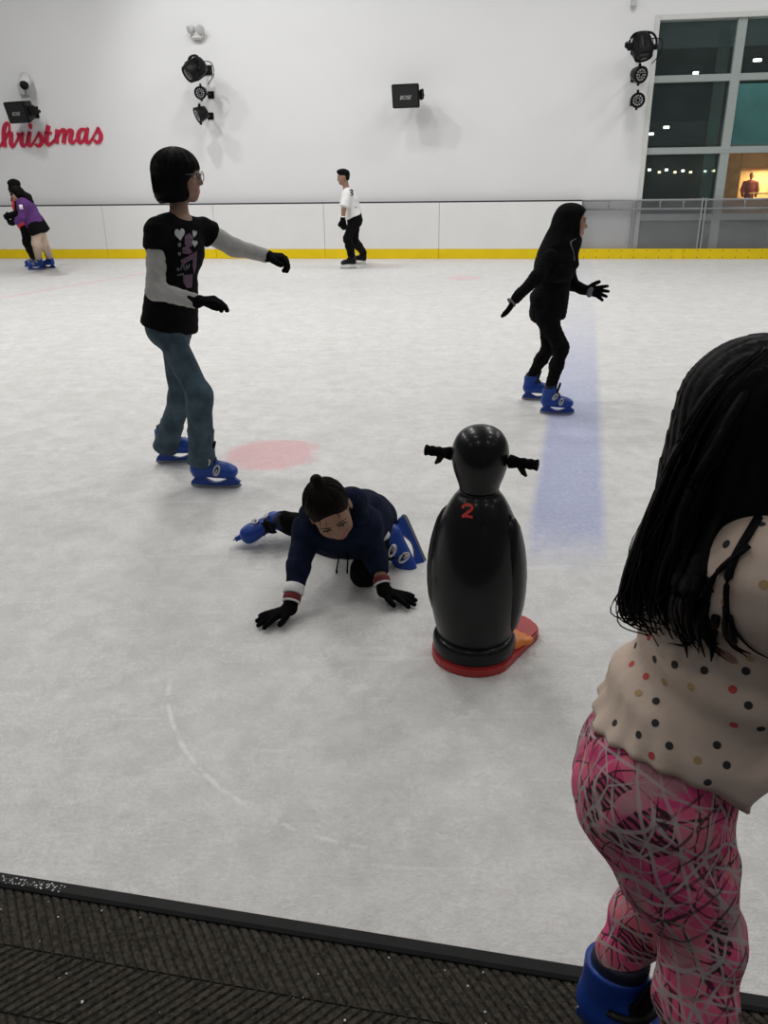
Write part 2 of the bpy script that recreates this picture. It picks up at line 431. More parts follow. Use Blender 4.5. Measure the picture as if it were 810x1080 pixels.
# --- ribbed herringbone mat and its rubber edge
M['mat'] = mat('mat_fibre', (.088, .080, .066), .95, var=.55, scale=110, bump=1.0, bscale=420, spec=.05)
M['rubber'] = mat('edge_rubber', (.009, .009, .009), .6, var=.3, scale=25, spec=.2)
bands = []
WB, PITCHR = .135, .0235
bands.append((np.array([EF(-5, .035, 0), EF(6, .035, 0), EF(6, 1.5, 0), EF(-5, 1.5, 0)]), [[3, 2, 1, 0]], 0))
vs, fs = [], []
for ib in range(7):
    b0 = .037 + ib * WB; b1 = b0 + WB - .004; sk = (-1 if ib % 2 else 1) * WB * .82
    for ia in range(int(3.4 / PITCHR)):
        a = -.75 + ia * PITCHR
        w0, w1 = PITCHR * .48, PITCHR * .30
        n0 = len(vs)
        for (bb_, sh) in ((b0, 0), (b1, sk)):
            vs += [EF(a + sh - w0, bb_, 0), EF(a + sh - w1, bb_, .0045), EF(a + sh + w1, bb_, .0045), EF(a + sh + w0, bb_, 0)]
        fs += [[n0 + i, n0 + i + 1, n0 + i + 5, n0 + i + 4] for i in range(3)] + [[n0, n0 + 1, n0 + 2, n0 + 3], [n0 + 7, n0 + 6, n0 + 5, n0 + 4]]
bands.append((np.array(vs), fs, 0))
fm = meshobj('floor_mat', bands, M['mat'], smooth=False, origin=EF(0, .5))
setp(fm, 'dark brown herringbone ribbed mat along the edge of the ice', 'mat')
prof = [(0, -.01), (0, .006), (.004, .011), (.030, .012), (.038, .008), (.040, -.01)]
tr = meshobj('trim_1', [prism(prof, -5, 6, lambda u_, v_, d_: EF(d_, u_, v_))], M['rubber'], smooth=False)
setp(tr, 'black rubber edging strip between the ice and the mat', 'edging', kind='structure')
# crumbs of ice on the mat and on the edging: uncountable
M['snow'] = mat('ice_crumbs', (.72, .73, .73), .5, var=.1)
pc = []
rs = np.random.RandomState(3)
def crumb(p, s):
    bm = bmesh.new(); bmesh.ops.create_icosphere(bm, subdivisions=1, radius=s)
    for v in bm.verts: v.co *= .7 + .5 * rs.rand()
    v, f, _ = bm_piece(bm); return (v * V3(1, 1, .6) + p, f, 0)
for i in range(52):
    pc.append(crumb(EF(rs.uniform(-.1, 1.3), .05 + .6 * rs.rand() ** 1.6, .007), rs.uniform(.0008, .0026) if rs.rand() < .85 else .0038))
for i in range(130):
    pc.append(crumb(EF(rs.uniform(-.1, .17) + .02 * rs.randn(), rs.uniform(.012, .030), .012), rs.uniform(.0008, .0026)))
o = meshobj('ice_crumbs', pc, M['snow'], smooth=False, origin=EF(.5, .2))
setp(o, 'scattered crumbs of ice on the brown mat and its black edging', 'ice crumbs', kind='stuff')

# --- wall
M['wall'] = mat('white_wall_paint', (.76, .76, .755), .75, var=.02, scale=.7, bump=.02, bscale=30)
uW, zWt = W(694, 21, WALL); uW2 = W(670, 262, WALL)[0]; uW = (uW + uW2) / 2
print('window left u', uW, 'top z', zWt, uW2)
zTop = 6.2
wl = meshobj('wall_back', [wbox(-13, uW, -.02, zTop, WALL - .3, WALL), wbox(uW, 11, zWt, zTop, WALL - .3, WALL)], M['wall'], smooth=False)
setp(wl, 'tall white wall behind the rink boards', 'wall', kind='structure')
WALL_END = 11

# --- window wall with the mall behind it
M['frame'] = mat('window_frame_grey', (.33, .37, .355), .5, var=.05)
M['frame_white'] = mat('window_reveal_white', (.62, .63, .61), .6, var=.03)
def glassmat(name, tint, diff, dcol, gl=.08):
    m, t, b = nt(name); out = t.nodes['Material Output']; t.nodes.remove(b)
    tr_ = N(t, 'ShaderNodeBsdfTransparent'); tr_.inputs[0].default_value = (*tint, 1)
    df = N(t, 'ShaderNodeBsdfDiffuse'); tcg = N(t, 'ShaderNodeTexCoord'); nz = N(t, 'ShaderNodeTexNoise'); nz.inputs['Scale'].default_value = 3; nz.inputs['Detail'].default_value = 6
    t.links.new(tcg.outputs['Object'], nz.inputs['Vector'])
    t.links.new(ramp(t, nz.outputs['Fac'], [(.3, tuple(c * .8 for c in dcol)), (.7, tuple(c * 1.2 for c in dcol))]), df.inputs[0])
    gs = N(t, 'ShaderNodeBsdfGlossy'); gs.inputs['Roughness'].default_value = .05; gs.inputs[0].default_value = (.8, .85, .85, 1)
    m1 = N(t, 'ShaderNodeMixShader'); m1.inputs[0].default_value = diff; t.links.new(tr_.outputs[0], m1.inputs[1]); t.links.new(df.outputs[0], m1.inputs[2])
    m2 = N(t, 'ShaderNodeMixShader'); m2.inputs[0].default_value = gl; t.links.new(m1.outputs[0], m2.inputs[1]); t.links.new(gs.outputs[0], m2.inputs[2])
    t.links.new(m2.outputs[0], out.inputs[0]); return m
M['win_glass'] = glassmat('window_glass', (.80, .88, .86), .06, (.20, .25, .24), .05)
M['teal_glass'] = mat('teal_glass_panel', (.16, .42, .42), .25, var=.15, scale=2)
M['clear_panel'] = glassmat('scuffed_clear_panel', (.88, .88, .89), .09, (.50, .50, .51), .04)
M['spandrel'] = mat('dark_grey_spandrel', (.13, .145, .15), .5, var=.15, scale=1.5)
win = thing('window_1', 'tall mall window with grey mullions to the right of the wall lights', 'window', WF(uW + 1.4, 0, WALL)); win['kind'] = 'structure'
zr = [W(745, 213, WALL)[1] * 0, W(745, 229, WALL)[1], W(745, 158.5, WALL)[1], W(745, 82, WALL)[1], zWt]
uM = (W(779.5, 60, WALL)[0] + W(761, 185, WALL)[0]) / 2
uR = uM + (uM - uW) * .95
wr_ = meshobj('wall_right', [wbox(uR, WALL_END, -.02, zWt + .001, WALL - .3, WALL)], M['wall'], smooth=False)
setp(wr_, 'white wall continuing to the right of the tall window', 'wall', kind='structure')
print('rails', zr, 'mullion', uM)
fw = .055
for z_ in zr[1:4]:
    meshobj('transom', [wbox(uW, uR, z_ - fw, z_ + fw, WALL - .12, WALL - .02, .006)], M['frame'], win, False)
meshobj('mullion', [wbox(uM - .075, uM + .075, zr[2], zWt, WALL - .14, WALL - .015, .006)], M['frame'], win, False)
meshobj('mullion', [wbox(uM - .075, uM + .075, 0, zr[2] - fw, WALL - .14, WALL - .015, .006)], M['frame'], win, False)
meshobj('window_frame', [wbox(uW - .05, uW + .03, 0, zWt + .07, WALL - .1, WALL + .03, .006), wbox(uW + .03, uR, zWt - .01, zWt + .07, WALL - .1, WALL + .03, .006)], M['frame_white'], win, False)
for (u0, u1) in ((uW, uM - .08), (uM + .08, uR)):
    for z0, z1 in ((zr[1], zr[2]), (zr[2], zr[3]), (zr[3], zWt)):
        meshobj('pane', [wbox(u0, u1, z0 + fw, z1 - fw * .6, WALL - .075, WALL - .065)], M['win_glass'], win, False)
meshobj('spandrel_panel', [wbox(uW + .03, uR, 0, zr[1] - fw, WALL - .10, WALL - .06)], M['spandrel'], win, False)
# the mall beyond
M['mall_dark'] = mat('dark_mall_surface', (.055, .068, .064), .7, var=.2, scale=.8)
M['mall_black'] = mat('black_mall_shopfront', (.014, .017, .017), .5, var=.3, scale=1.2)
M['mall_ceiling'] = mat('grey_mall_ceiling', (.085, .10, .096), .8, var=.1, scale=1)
M['col_grey'] = mat('grey_green_column', (.16, .19, .18), .6, var=.1)
BK = -9.0
def mall(name, label, pieces, mt):
    o = meshobj(name, pieces, mt, smooth=False); setp(o, label, kind='structure'); o['category'] = 'mall interior'; return o
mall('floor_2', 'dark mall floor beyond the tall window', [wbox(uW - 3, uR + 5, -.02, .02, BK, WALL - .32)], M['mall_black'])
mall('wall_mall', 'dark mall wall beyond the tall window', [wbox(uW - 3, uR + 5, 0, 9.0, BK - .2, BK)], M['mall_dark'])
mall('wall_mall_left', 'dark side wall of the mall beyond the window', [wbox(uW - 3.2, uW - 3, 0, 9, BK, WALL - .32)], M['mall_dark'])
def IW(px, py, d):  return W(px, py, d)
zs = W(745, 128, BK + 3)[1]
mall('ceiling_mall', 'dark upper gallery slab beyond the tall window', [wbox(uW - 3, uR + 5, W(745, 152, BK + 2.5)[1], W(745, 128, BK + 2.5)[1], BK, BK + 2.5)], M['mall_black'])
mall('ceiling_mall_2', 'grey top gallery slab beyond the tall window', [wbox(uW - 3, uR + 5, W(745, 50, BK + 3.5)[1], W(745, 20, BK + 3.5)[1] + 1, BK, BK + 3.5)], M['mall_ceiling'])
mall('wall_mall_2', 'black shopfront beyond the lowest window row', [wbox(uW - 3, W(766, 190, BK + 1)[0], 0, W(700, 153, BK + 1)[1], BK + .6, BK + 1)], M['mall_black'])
ux0 = W(757, 110, -2.0)
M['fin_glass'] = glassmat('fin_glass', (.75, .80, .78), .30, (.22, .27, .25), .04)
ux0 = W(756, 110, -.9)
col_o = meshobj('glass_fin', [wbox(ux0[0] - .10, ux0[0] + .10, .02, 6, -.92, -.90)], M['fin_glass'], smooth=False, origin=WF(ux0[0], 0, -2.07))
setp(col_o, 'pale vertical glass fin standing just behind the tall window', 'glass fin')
M['lamp_white'] = emis('white_downlight', (1, .95, .88), 6.0)
M['lamp_warm'] = emis('warm_downlight', (1, .72, .45), 3.5)
def dlight(px, py, d, r, warm, label, group, long=1.0):
    u_, z_ = W(px, py, d)
    th = thing('downlight', label, 'light', WF(u_, z_, d), group)
    v, f, _ = lathe([(r * 1.25, .0), (r * 1.25, .05), (r * 1.1, .06)], 14, None, (0, 0, 0)); meshobj('housing', [((v * V3(long, 1, 1)) @ RW.T + WF(u_, z_, d), f, 0)], M['black_matte'], th, False)
    v, f, _ = lathe([(r, -.05), (r, .0)], 14); meshobj('lamp', [((v * V3(long, 1, 1)) @ RW.T + WF(u_, z_, d), f, 0)], M['lamp_warm' if warm else 'lamp_white'], th, False)
for i, (px, py) in enumerate(((685, 178), (695.5, 180.5), (703, 178), (712, 180.5), (720.5, 179), (728.5, 180.5), (744, 179.5), (752.5, 179))):
    dlight(px, py, BK + 1.3, .036, i % 2 == 1, 'small glowing downlight in the row across the dark shopfront', 'downlights in the row across the dark shopfront')
dlight(799, 62, BK + 4.2, .055, False, 'bright white ceiling light in the topmost right window pane', None, 1.6)
dlight(734, 75.5, BK + 4.2, .030, False, 'thin white ceiling light at the right end of the top left pane', None, 2.0)
dlight(703, 133, BK + 4.2, .034, False, 'white ceiling light in the middle left pane, right of a pair', None, 1.8)
dlight(687, 140, BK + 4.2, .028, False, 'white ceiling light in the middle left pane, left of a pair', None, 1.8)
tg = thing('glass_balustrade', 'teal glass balustrade of the gallery in the right middle pane', 'balustrade', WF(uM + 1.2, W(790, 152, -3)[1], -3))
c0 = W(771, 152, -3); c1 = W(790, 88, -3)
meshobj('glass_sheet', [wbox(c0[0], uR + 3, c0[1], c1[1], -3.02, -3, 0)], M['teal_glass'], tg, False)
meshobj('rail', [wbox(c0[0], uR + 3, c0[1] - .06, c0[1], -3.05, -2.97, .01)], M['frame'], tg, False)
# lit shop with a dressed dummy
SH = BK + 1.2
su0, sz0 = W(776, 209, SH); su1, sz1 = W(830, 160, SH)
M['shop_wall'] = mat('cream_shop_wall', (.80, .60, .36), .7, var=.08, scale=2)
M['shop_wood'] = mat('warm_wood_panel', (.42, .23, .10), .5, var=.25, scale=6)
sh = thing('shop_window', 'warm lit shop display at the right edge beyond the window', 'shop window', WF((su0 + su1) / 2, sz0, SH))
meshobj('back_panel', [wbox(su0 - .05, su1 + .6, sz0 - .8, sz1, SH - .75, SH - .7)], M['shop_wall'], sh, False)
meshobj('plinth', [wbox(su0 - .05, su1 + .6, sz0 - .9, sz0 - .02, SH - .7, SH + .05, .01)], M['shop_wood'], sh, False)
meshobj('fascia', [wbox(su0 - .05, su1 + .6, W(790, 177, SH)[1], sz1 + .1, SH - .02, SH + .06, .01)], M['shop_wood'], sh, False)
meshobj('side_panel', [wbox(su0 - .55, su0 + .02, sz0 - .8, sz1 + .1, SH - .7, SH + .06, .01)], M['shop_wood'], sh, False)
l_ = bpy.data.lights.new('shop_lamp', 'AREA'); l_.energy = 38; l_.color = (1, .62, .30); l_.size = .5
lo = bpy.data.objects.new('shop_lamp', l_); COL.objects.link(lo); lo.location = tuple(WF(su0 + .75, W(790, 179, SH)[1], SH - .22)); lo.rotation_euler = (0, 0, 0)
l_ = bpy.data.lights.new('fascia_fill_light', 'AREA'); l_.energy = 16; l_.color = (1, .62, .30); l_.size = .4  # added fill light to brighten the fascia, no fitting of the shop
lo = bpy.data.objects.new('fascia_fill_light', l_); COL.objects.link(lo); p_ = WF(su0 + .6, sz1 - .25, SH + 1.9); lo.location = tuple(p_); lo.rotation_euler = (Vector(WF(su0 + .5, sz1 - .2, SH)) - Vector(p_)).to_track_quat('-Z', 'Y').to_euler()
l_ = bpy.data.lights.new('balustrade_fill_light', 'AREA'); l_.energy = 60; l_.color = (.9, 1, .97); l_.size = .6  # unseen fill light added to brighten the teal balustrade
lo = bpy.data.objects.new('balustrade_fill_light', l_); COL.objects.link(lo); p_ = WF(uM + 1.6, 5.8, -1.4); lo.location = tuple(p_); lo.rotation_euler = (Vector(WF(uM + 1.4, 3.0, -3)) - Vector(p_)).to_track_quat('-Z', 'Y').to_euler()
# dummy
mu, mz = W(789.5, 208, SH - .3); pz = 20.9 / 850 * (9 + 15) / 24
hgt = W(789.5, 182.5, SH - .3)[1] - mz
mo = thing('mannequin', 'shop dummy in a maroon jacket behind the window', 'mannequin', WF(mu, mz, SH - .3))
def mw(x, z, d=0.0): return WF(mu + x * hgt, mz + z * hgt, SH - .3 + d * hgt)
sdf('body', [C(mw(0, .70), mw(0, .80), .06 * hgt), E(mw(0, .90), V3(.105, .11, .125) * hgt), T(mw(0, .05), mw(0, .60), (.20 * hgt, .1 * hgt), (.24 * hgt, .12 * hgt), U)], .018, [M['skin_dark']], mo)
sdf('jacket', [T(mw(0, .0), mw(0, .35), (.20 * hgt, .13 * hgt), (.20 * hgt, .13 * hgt), U, k=.05), T(mw(0, .35), mw(0, .60), (.21 * hgt, .13 * hgt), (.25 * hgt, .13 * hgt), U, k=.06)] +
    [C(mw(s * .26, .60), mw(s * .33, .30), .085 * hgt, .075 * hgt, .03) for s in (-1, 1)] + [C(mw(s * .33, .30), mw(s * .28, .05, .05), .075 * hgt, .06 * hgt, .03) for s in (-1, 1)], .02, [M['maroon_cloth']], mo)
sf = thing('display_shelf', 'pale display ledge in front of the dressed shop dummy', 'shelf', WF(mu + .3 * hgt, mz, SH - .02))
meshobj('board', [wbox(mu - .1 * hgt, mu + .95 * hgt, mz + .14 * hgt, mz + .19 * hgt, SH - .10, SH + .02, .005)], M['shop_wall'], sf, False)
for s in (0, .9): meshobj('leg', [wbox(mu + s * hgt - .02, mu + s * hgt + .02, mz, mz + .14 * hgt, SH - .08, SH - .02)], M['shop_wood'], sf, False)

# --- rink boards
M['board_white'] = mat('white_rink_board', (.78, .775, .765), .45, var=.02, scale=2)
M['yellow'] = mat('yellow_kick_strip', (.80, .58, .012), .6, var=.05, scale=3, spec=.15)
M['seam'] = mat('dark_gap_shade_and_screw', (.03, .03, .03), .8)  # colours the painted shade above the boards and the screw heads
uG = W(612, 240)[0]
rb = thing('rink_barrier', 'white rink boards with a yellow kick strip and clear right section', 'rink barrier', WF(0, 0, -.05))
seams = [W(x, 240)[0] for x in (-240, -125, -9, 110, 226, 342, 463)] + [uG]
for a_, b_ in zip(seams[:-1], seams[1:]):
    meshobj('board_panel', [wbox(a_ + .003, b_ - .003, zk, zb, -.06, 0, .003)], M['board_white'], rb, False)
ks = seams[:] + [W(720, 268)[0], W(850, 268)[0], uR + 3]
for a_, b_ in zip(ks[:-1], ks[1:]):
    meshobj('kick_strip', [wbox(a_ + .002, b_ - .002, 0, zk, -.06, .012, .004)], M['yellow'], rb, False)
meshobj('gap_shade_strip', [wbox(-13, uG, zb, zb + .022, WALL + .002, -.02)], M['seam'], rb, False)  # dark strip painting in the shade of the gap between boards and wall
# screw heads along the yellow strip, right section
pcs = []
for i in range(22):
    u_ = uG + .1 + i * .22
    for z_ in (zk - .03, .03): pcs.append(box(WF(u_, z_, .013), (.016, .006, .016), RW, .002))
meshobj('screw_heads', pcs, M['seam'], rb, False)['kind'] = 'stuff'
up = W(739, 240, -.05)[0]
for a_, b_ in ((uG, W(668, 240)[0] - .02), (W(668, 240)[0] - .01, up - .03), (up + .03, uR + 1)):
    meshobj('clear_panel', [wbox(a_ + .004, b_ - .004, zk, zb + .02, -.045, -.03)], M['clear_panel'], rb, False)
M['alu'] = mat('brushed_aluminium', (.42, .43, .45), .4, metal=.6, var=.06)
for du in (-.03, .03):
    meshobj('panel_post', [wbox(up + du - .012, up + du + .012, zk, zb + .04, -.06, -.015, .003)], M['alu'], rb, False)
# handrail
hr = thing('handrail', 'grey steel double handrail behind the clear rink panels', 'handrail', WF(uG + 2, zk, -.10))
z1_, z2_ = zb + .005, W(745, 220, -.1)[1]
for z_, r in ((z1_, .018), (z2_, .018)):
    meshobj('rail', [tube([WF(uG, z_, -.10), WF(uR + 2, z_, -.10)], r, 10)], M['alu'], hr)
for px in (642, 696, 720.5, 785):
    u_ = W(px, 218, -.1)[0]
    meshobj('strut', [tube([WF(u_, z2_, -.10), WF(u_, z1_, -.10)], .013, 8)], M['alu'], hr)
u_ = W(667, 240, -.1)[0]
meshobj('post', [wbox(u_ - .035, u_ + .035, zk - .1, z1_, -.125, -.085, .004)], M['alu'], hr, False)

# ================================================================== ON THE WALL
M['letter_red'] = mat('crimson_letter', (.56, .018, .06), .5, var=.06)
def stroke(pts, ox, m=0, dep=.035):
    q = spline([(ox + x / 13.5, 122 + y / 13.5, w / 13.5) for x, y, w in pts], 6)
    uv = [np.array(W(a, b_, WALL)) for a, b_, _ in q]
    sc = np.linalg.norm(np.array(W(51, 150, WALL)) - np.array(W(50, 150, WALL)))
    L, R_ = [], []
    for i, p in enumerate(uv):
        d = nrm(uv[min(i + 1, len(uv) - 1)] - uv[max(0, i - 1)]); nn = np.array([-d[1], d[0]]); w = q[i][2] * sc / 2
        L.append(p + nn * w); R_.append(p - nn * w)
    vs = [WF(p[0], p[1], WALL + .001) for p in L + R_] + [WF(p[0], p[1], WALL + dep) for p in L + R_]
    n = len(L); fs = []
    for i in range(n - 1):
        fs += [[i, i + 1, n + i + 1, n + i][::-1], [2 * n + i, 2 * n + i + 1, 3 * n + i + 1, 3 * n + i],
               [i, 2 * n + i, 2 * n + i + 1, i + 1], [n + i, n + i + 1, 3 * n + i + 1, 3 * n + i]]
    fs += [[0, n, 3 * n, 2 * n], [n - 1, 3 * n - 1, 4 * n - 1, 2 * n - 1][::-1]]
    return (np.array(vs), fs, m)
LET = [
 (0, [[(-60, 470, 24), (-20, 455, 26), (20, 420, 26), (50, 370, 24)], [(122, 265, 20), (142, 190, 22), (128, 112, 30), (92, 118, 40), (66, 190, 52), (62, 300, 54), (76, 445, 58)],
      [(80, 350, 24), (120, 265, 34), (165, 250, 48), (166, 330, 54), (164, 400, 54), (190, 440, 40), (232, 392, 24)]]),
 (0, [[(228, 400, 24), (268, 310, 28), (262, 250, 30), (288, 290, 30), (338, 240, 34)], [(338, 238, 30), (318, 320, 50), (316, 400, 50), (345, 435, 36), (390, 395, 24)]]),
 (0, [[(385, 398, 22), (430, 235, 44), (416, 330, 54), (416, 400, 54), (442, 430, 38), (485, 388, 24)], [(428, 112, 34), (440, 150, 46), (450, 190, 20)]]),
 (0, [[(480, 392, 22), (540, 290, 26), (568, 235, 32)], [(562, 235, 30), (585, 290, 50), (606, 360, 52), (580, 420, 46), (540, 430, 36), (512, 402, 34)]]),
 (0, [[(698, 140, 52), (678, 250, 56), (668, 350, 58), (692, 412, 46), (745, 392, 30), (800, 345, 24)], [(642, 246, 32), (742, 246, 32)]]),
 (55, [[(0, 388, 24), (45, 340, 24), (70, 280, 24)], [(82, 195, 52), (70, 395, 54)], [(90, 300, 24), (140, 210, 34), (186, 222, 50), (170, 395, 54)], [(186, 310, 24), (240, 212, 34), (288, 222, 50), (272, 300, 54), (266, 365, 50), (302, 388, 36), (350, 342, 24)]]),
 (55, [[(490, 215, 30), (440, 190, 34), (392, 235, 48), (378, 320, 56), (402, 382, 46), (450, 350, 28), (482, 270, 24)], [(528, 182, 20), (505, 200, 48), (490, 300, 52), (496, 372, 50), (532, 384, 36), (580, 328, 24)]]),
 (55, [[(575, 333, 22), (640, 215, 26), (668, 168, 34)], [(660, 170, 34), (676, 220, 48), (702, 290, 52), (684, 360, 46), (640, 380, 38), (604, 346, 36)]])]
ul, zl = W(50, 140, WALL)
lt = thing('wall_lettering', 'crimson script word christmas mounted on the white wall', 'lettering', WF(ul, zl, WALL))
for ox, strokes in LET:
    meshobj('letter', [stroke(s, ox) for s in strokes], M['letter_red'], lt, False)

# --- loudspeakers
def text_mesh(s, size, shear=0.0):
    cu = bpy.data.curves.new('txt', 'FONT'); cu.body = s; cu.size = size; cu.align_x = 'CENTER'; cu.align_y = 'CENTER'; cu.shear = shear; cu.extrude = size * .03
    ob = bpy.data.objects.new('txt', cu); COL.objects.link(ob); dg = bpy.context.evaluated_depsgraph_get()
    me = bpy.data.meshes.new_from_object(ob.evaluated_get(dg))
    v = np.array([tuple(q.co) for q in me.vertices]); f = [list(p.vertices) for p in me.polygons]
    bpy.data.objects.remove(ob); bpy.data.curves.remove(cu); bpy.data.meshes.remove(me)
    return v, f
def speaker(cx, cy, wpx, hpx, yaw, tilt, label, kshape):
    u_, z_ = W(cx, cy, WALL + .45); sc = np.linalg.norm(np.array(W(cx + 10, cy, WALL + .45)) - np.array(W(cx, cy, WALL + .45))) / 10
    w, h, dep = wpx * sc, hpx * sc, .30
    th = thing('loudspeaker', label, 'loudspeaker', WF(u_, z_, WALL))
    ctr = WF(u_, z_, WALL + .42)
    Rl = RW @ np.array(Matrix.Rotation(math.radians(yaw), 3, 'Z') @ Matrix.Rotation(math.radians(tilt), 3, 'X'))   # local: x along, y out, z up
    def lp(x, y, z): return ctr + Rl @ V3(x, y, z)
    
    # cabinet: wide grille front, narrower back
    fr = [(-w/2, -h/2), (w/2, -h/2), (w/2, h/2), (-w/2, h/2)]; bk = [(x * .62, z * .80) for x, z in fr]
    bm = bmesh.new()
    a = [bm.verts.new(tuple(lp(x, dep/2, z))) for x, z in fr]; a2 = [bm.verts.new(tuple(lp(x, dep/2 - .06, z))) for x, z in fr]; c = [bm.verts.new(tuple(lp(x, -dep/2, z))) for x, z in bk]
    bm.faces.new(a); bm.faces.new(c[::-1])
    for i in range(4):
        j = (i + 1) % 4; bm.faces.new([a[j], a[i], a2[i], a2[j]]); bm.faces.new([a2[j], a2[i], c[i], c[j]])
    bmesh.ops.recalc_face_normals(bm, faces=bm.faces); bmesh.ops.bevel(bm, geom=bm.edges[:], offset=.012, segments=2, affect='EDGES')
    meshobj('cabinet', [bm_piece(bm)], M['black_plastic'], th, False)
    gr = meshobj('grille', [box(lp(0, dep/2 + .004, 0), (w * .94, .012, h * .92), Rl, .005)], M['speaker_cloth'], th, False)
    tv, tf = text_mesh('BOSE', .085, .35)
    meshobj('badge', [(np.array([lp(x, dep/2 + .0125 + y_, z - .02) for x, z, y_ in tv]), tf, 0)], M['silver'], th, False)
    meshobj('bracket', [tube([lp(w * .38, 0, 0), lp(w*.55, -.02, 0), WF(u_ + w * .52, z_, WALL + .25)], .03, 8), box(lp(w*.53, 0, 0), (.05, .14, .16), Rl, .01), tube([lp(0, -.1, 0), WF(u_, z_, WALL + .02)], .035, 8), box(WF(u_, z_, WALL + .012), (.2, .024, .2), RW, .004)], M['black_matte'], th, False)
M['speaker_cloth'] = mat('black_speaker_grille', (.010, .010, .010), .8, var=.3, scale=60, bump=.4, bscale=200)
speaker(22, 117, 26, 19, 16, -14, 'black loudspeaker above the crimson lettering', 0)
speaker(429.5, 100, 29, 22.5, 8, -12, 'black loudspeaker alone in the middle of the white wall', 0)

# --- stage lights
M['led_face'] = mat('grey_led_face', (.30, .30, .30), .4, var=.3, scale=40)
M['lamp_lens'] = mat('dark_lens', (.03, .03, .035), .1, spec=.8)
def dirw(x, y, z): return nrm(U * x + NW * y + V3(0, 0, z))
def cable(pts, name_parent): return tube(spline(pts, 5), .008, 6)
def moving_head(px, py, wpx, d, facing, label, boxside):
    u_, z_ = W(px, py, WALL + d); sc = np.linalg.norm(np.array(W(px + 10, py, WALL + d)) - np.array(W(px, py, WALL + d))) / 10
    r = wpx * sc / 2
    th = thing('moving_head_light', label, 'stage light', WF(u_, z_, WALL))
    c = WF(u_, z_, WALL + d); f = dirw(*facing); F = frame_of(f)
    v, fs, _ = lathe([(.45 * r, -.95 * r), (.62 * r, -.9 * r), (.74 * r, -.55 * r), (.80 * r, 0), (.80 * r, .45 * r), (.72 * r, .62 * r), (.70 * r, .80 * r), (.60 * r, .82 * r), (.60 * r, .74 * r)], 22)
    meshobj('lamp_head', [(v @ F.T + c, fs, 0)], M['black_plastic'], th)
    v, fs, _ = lathe([(.58 * r, .70 * r), (.45 * r, .78 * r), (.2 * r, .83 * r)], 20); meshobj('lens', [(v @ F.T + c, fs, 0)], M['lamp_lens'], th)
    pc = []
    for k in range(10):      # cooling ribs
        a = k / 10 * 2 * math.pi; q = c + F[:, 0] * math.cos(a) * .82 * r + F[:, 1] * math.sin(a) * .82 * r
        pc.append(tube([q - f * .5 * r, q + f * .35 * r], .035 * r, 6))
    meshobj('cooling_rib_ring', pc, M['black_matte'], th)
    ax = nrm(np.cross(f, V3(0, 0, 1))) if abs(f[2]) < .9 else U
    up = nrm(np.cross(ax, f)); up = up if up[2] > 0 else -up
    pts = [c + ax * r * .98 * s + dirw(0, 1, 0) * 0 + V3(0, 0, hz) for s, hz in ((-1, -.1 * r), (-1, .5 * r))] + [c - ax * r * .55 + V3(0, 0, .98 * r), c + ax * r * .55 + V3(0, 0, .98 * r)] + [c + ax * r + V3(0, 0, .5 * r), c + ax * r - V3(0, 0, .1 * r)]
    meshobj('yoke', [tube(spline(pts, 4), .13 * r, 8, flat=.7)] + [tube([c + ax * r * s * .75, c + ax * r * s * 1.12], .2 * r, 12) for s in (-1, 1)], M['black_matte'], th)
    meshobj('base', [box(c - dirw(0, 1, 0) * r * .85 + V3(0, 0, .25 * r), (1.15 * r, .42 * r, .95 * r), RW, .03 * r)], M['black_plastic'], th, False)
    meshobj('wall_arm', [tube([c - NW * r * .8 + V3(0, 0, .25 * r), WF(u_, z_ + .25 * r, WALL + .01)], .03, 8), box(WF(u_, z_ + .25 * r, WALL + .012), (.22, .024, .16), RW, .004)], M['black_matte'], th, False)
    if boxside:
        q = c + U * boxside * r * 1.25 + V3(0, 0, .2 * r)
        meshobj('clamp', [box(q, (.32 * r, .3 * r, .5 * r), RW, .02), tube([q, c + V3(0, 0, .3 * r)], .03, 8)], M['black_matte'], th, False)
    meshobj('cable', [cable([c + V3(0, 0, .6 * r) - NW * .1, c + U * r * 1.35 + V3(0, 0, .55 * r) - NW * .3 * r, c + U * r * 1.5 - V3(0, 0, .3 * r) - NW * .5 * r, c + U * r * .9 - V3(0, 0, 1.1 * r) - NW * .5 * r], th)], M['black_matte'], th)
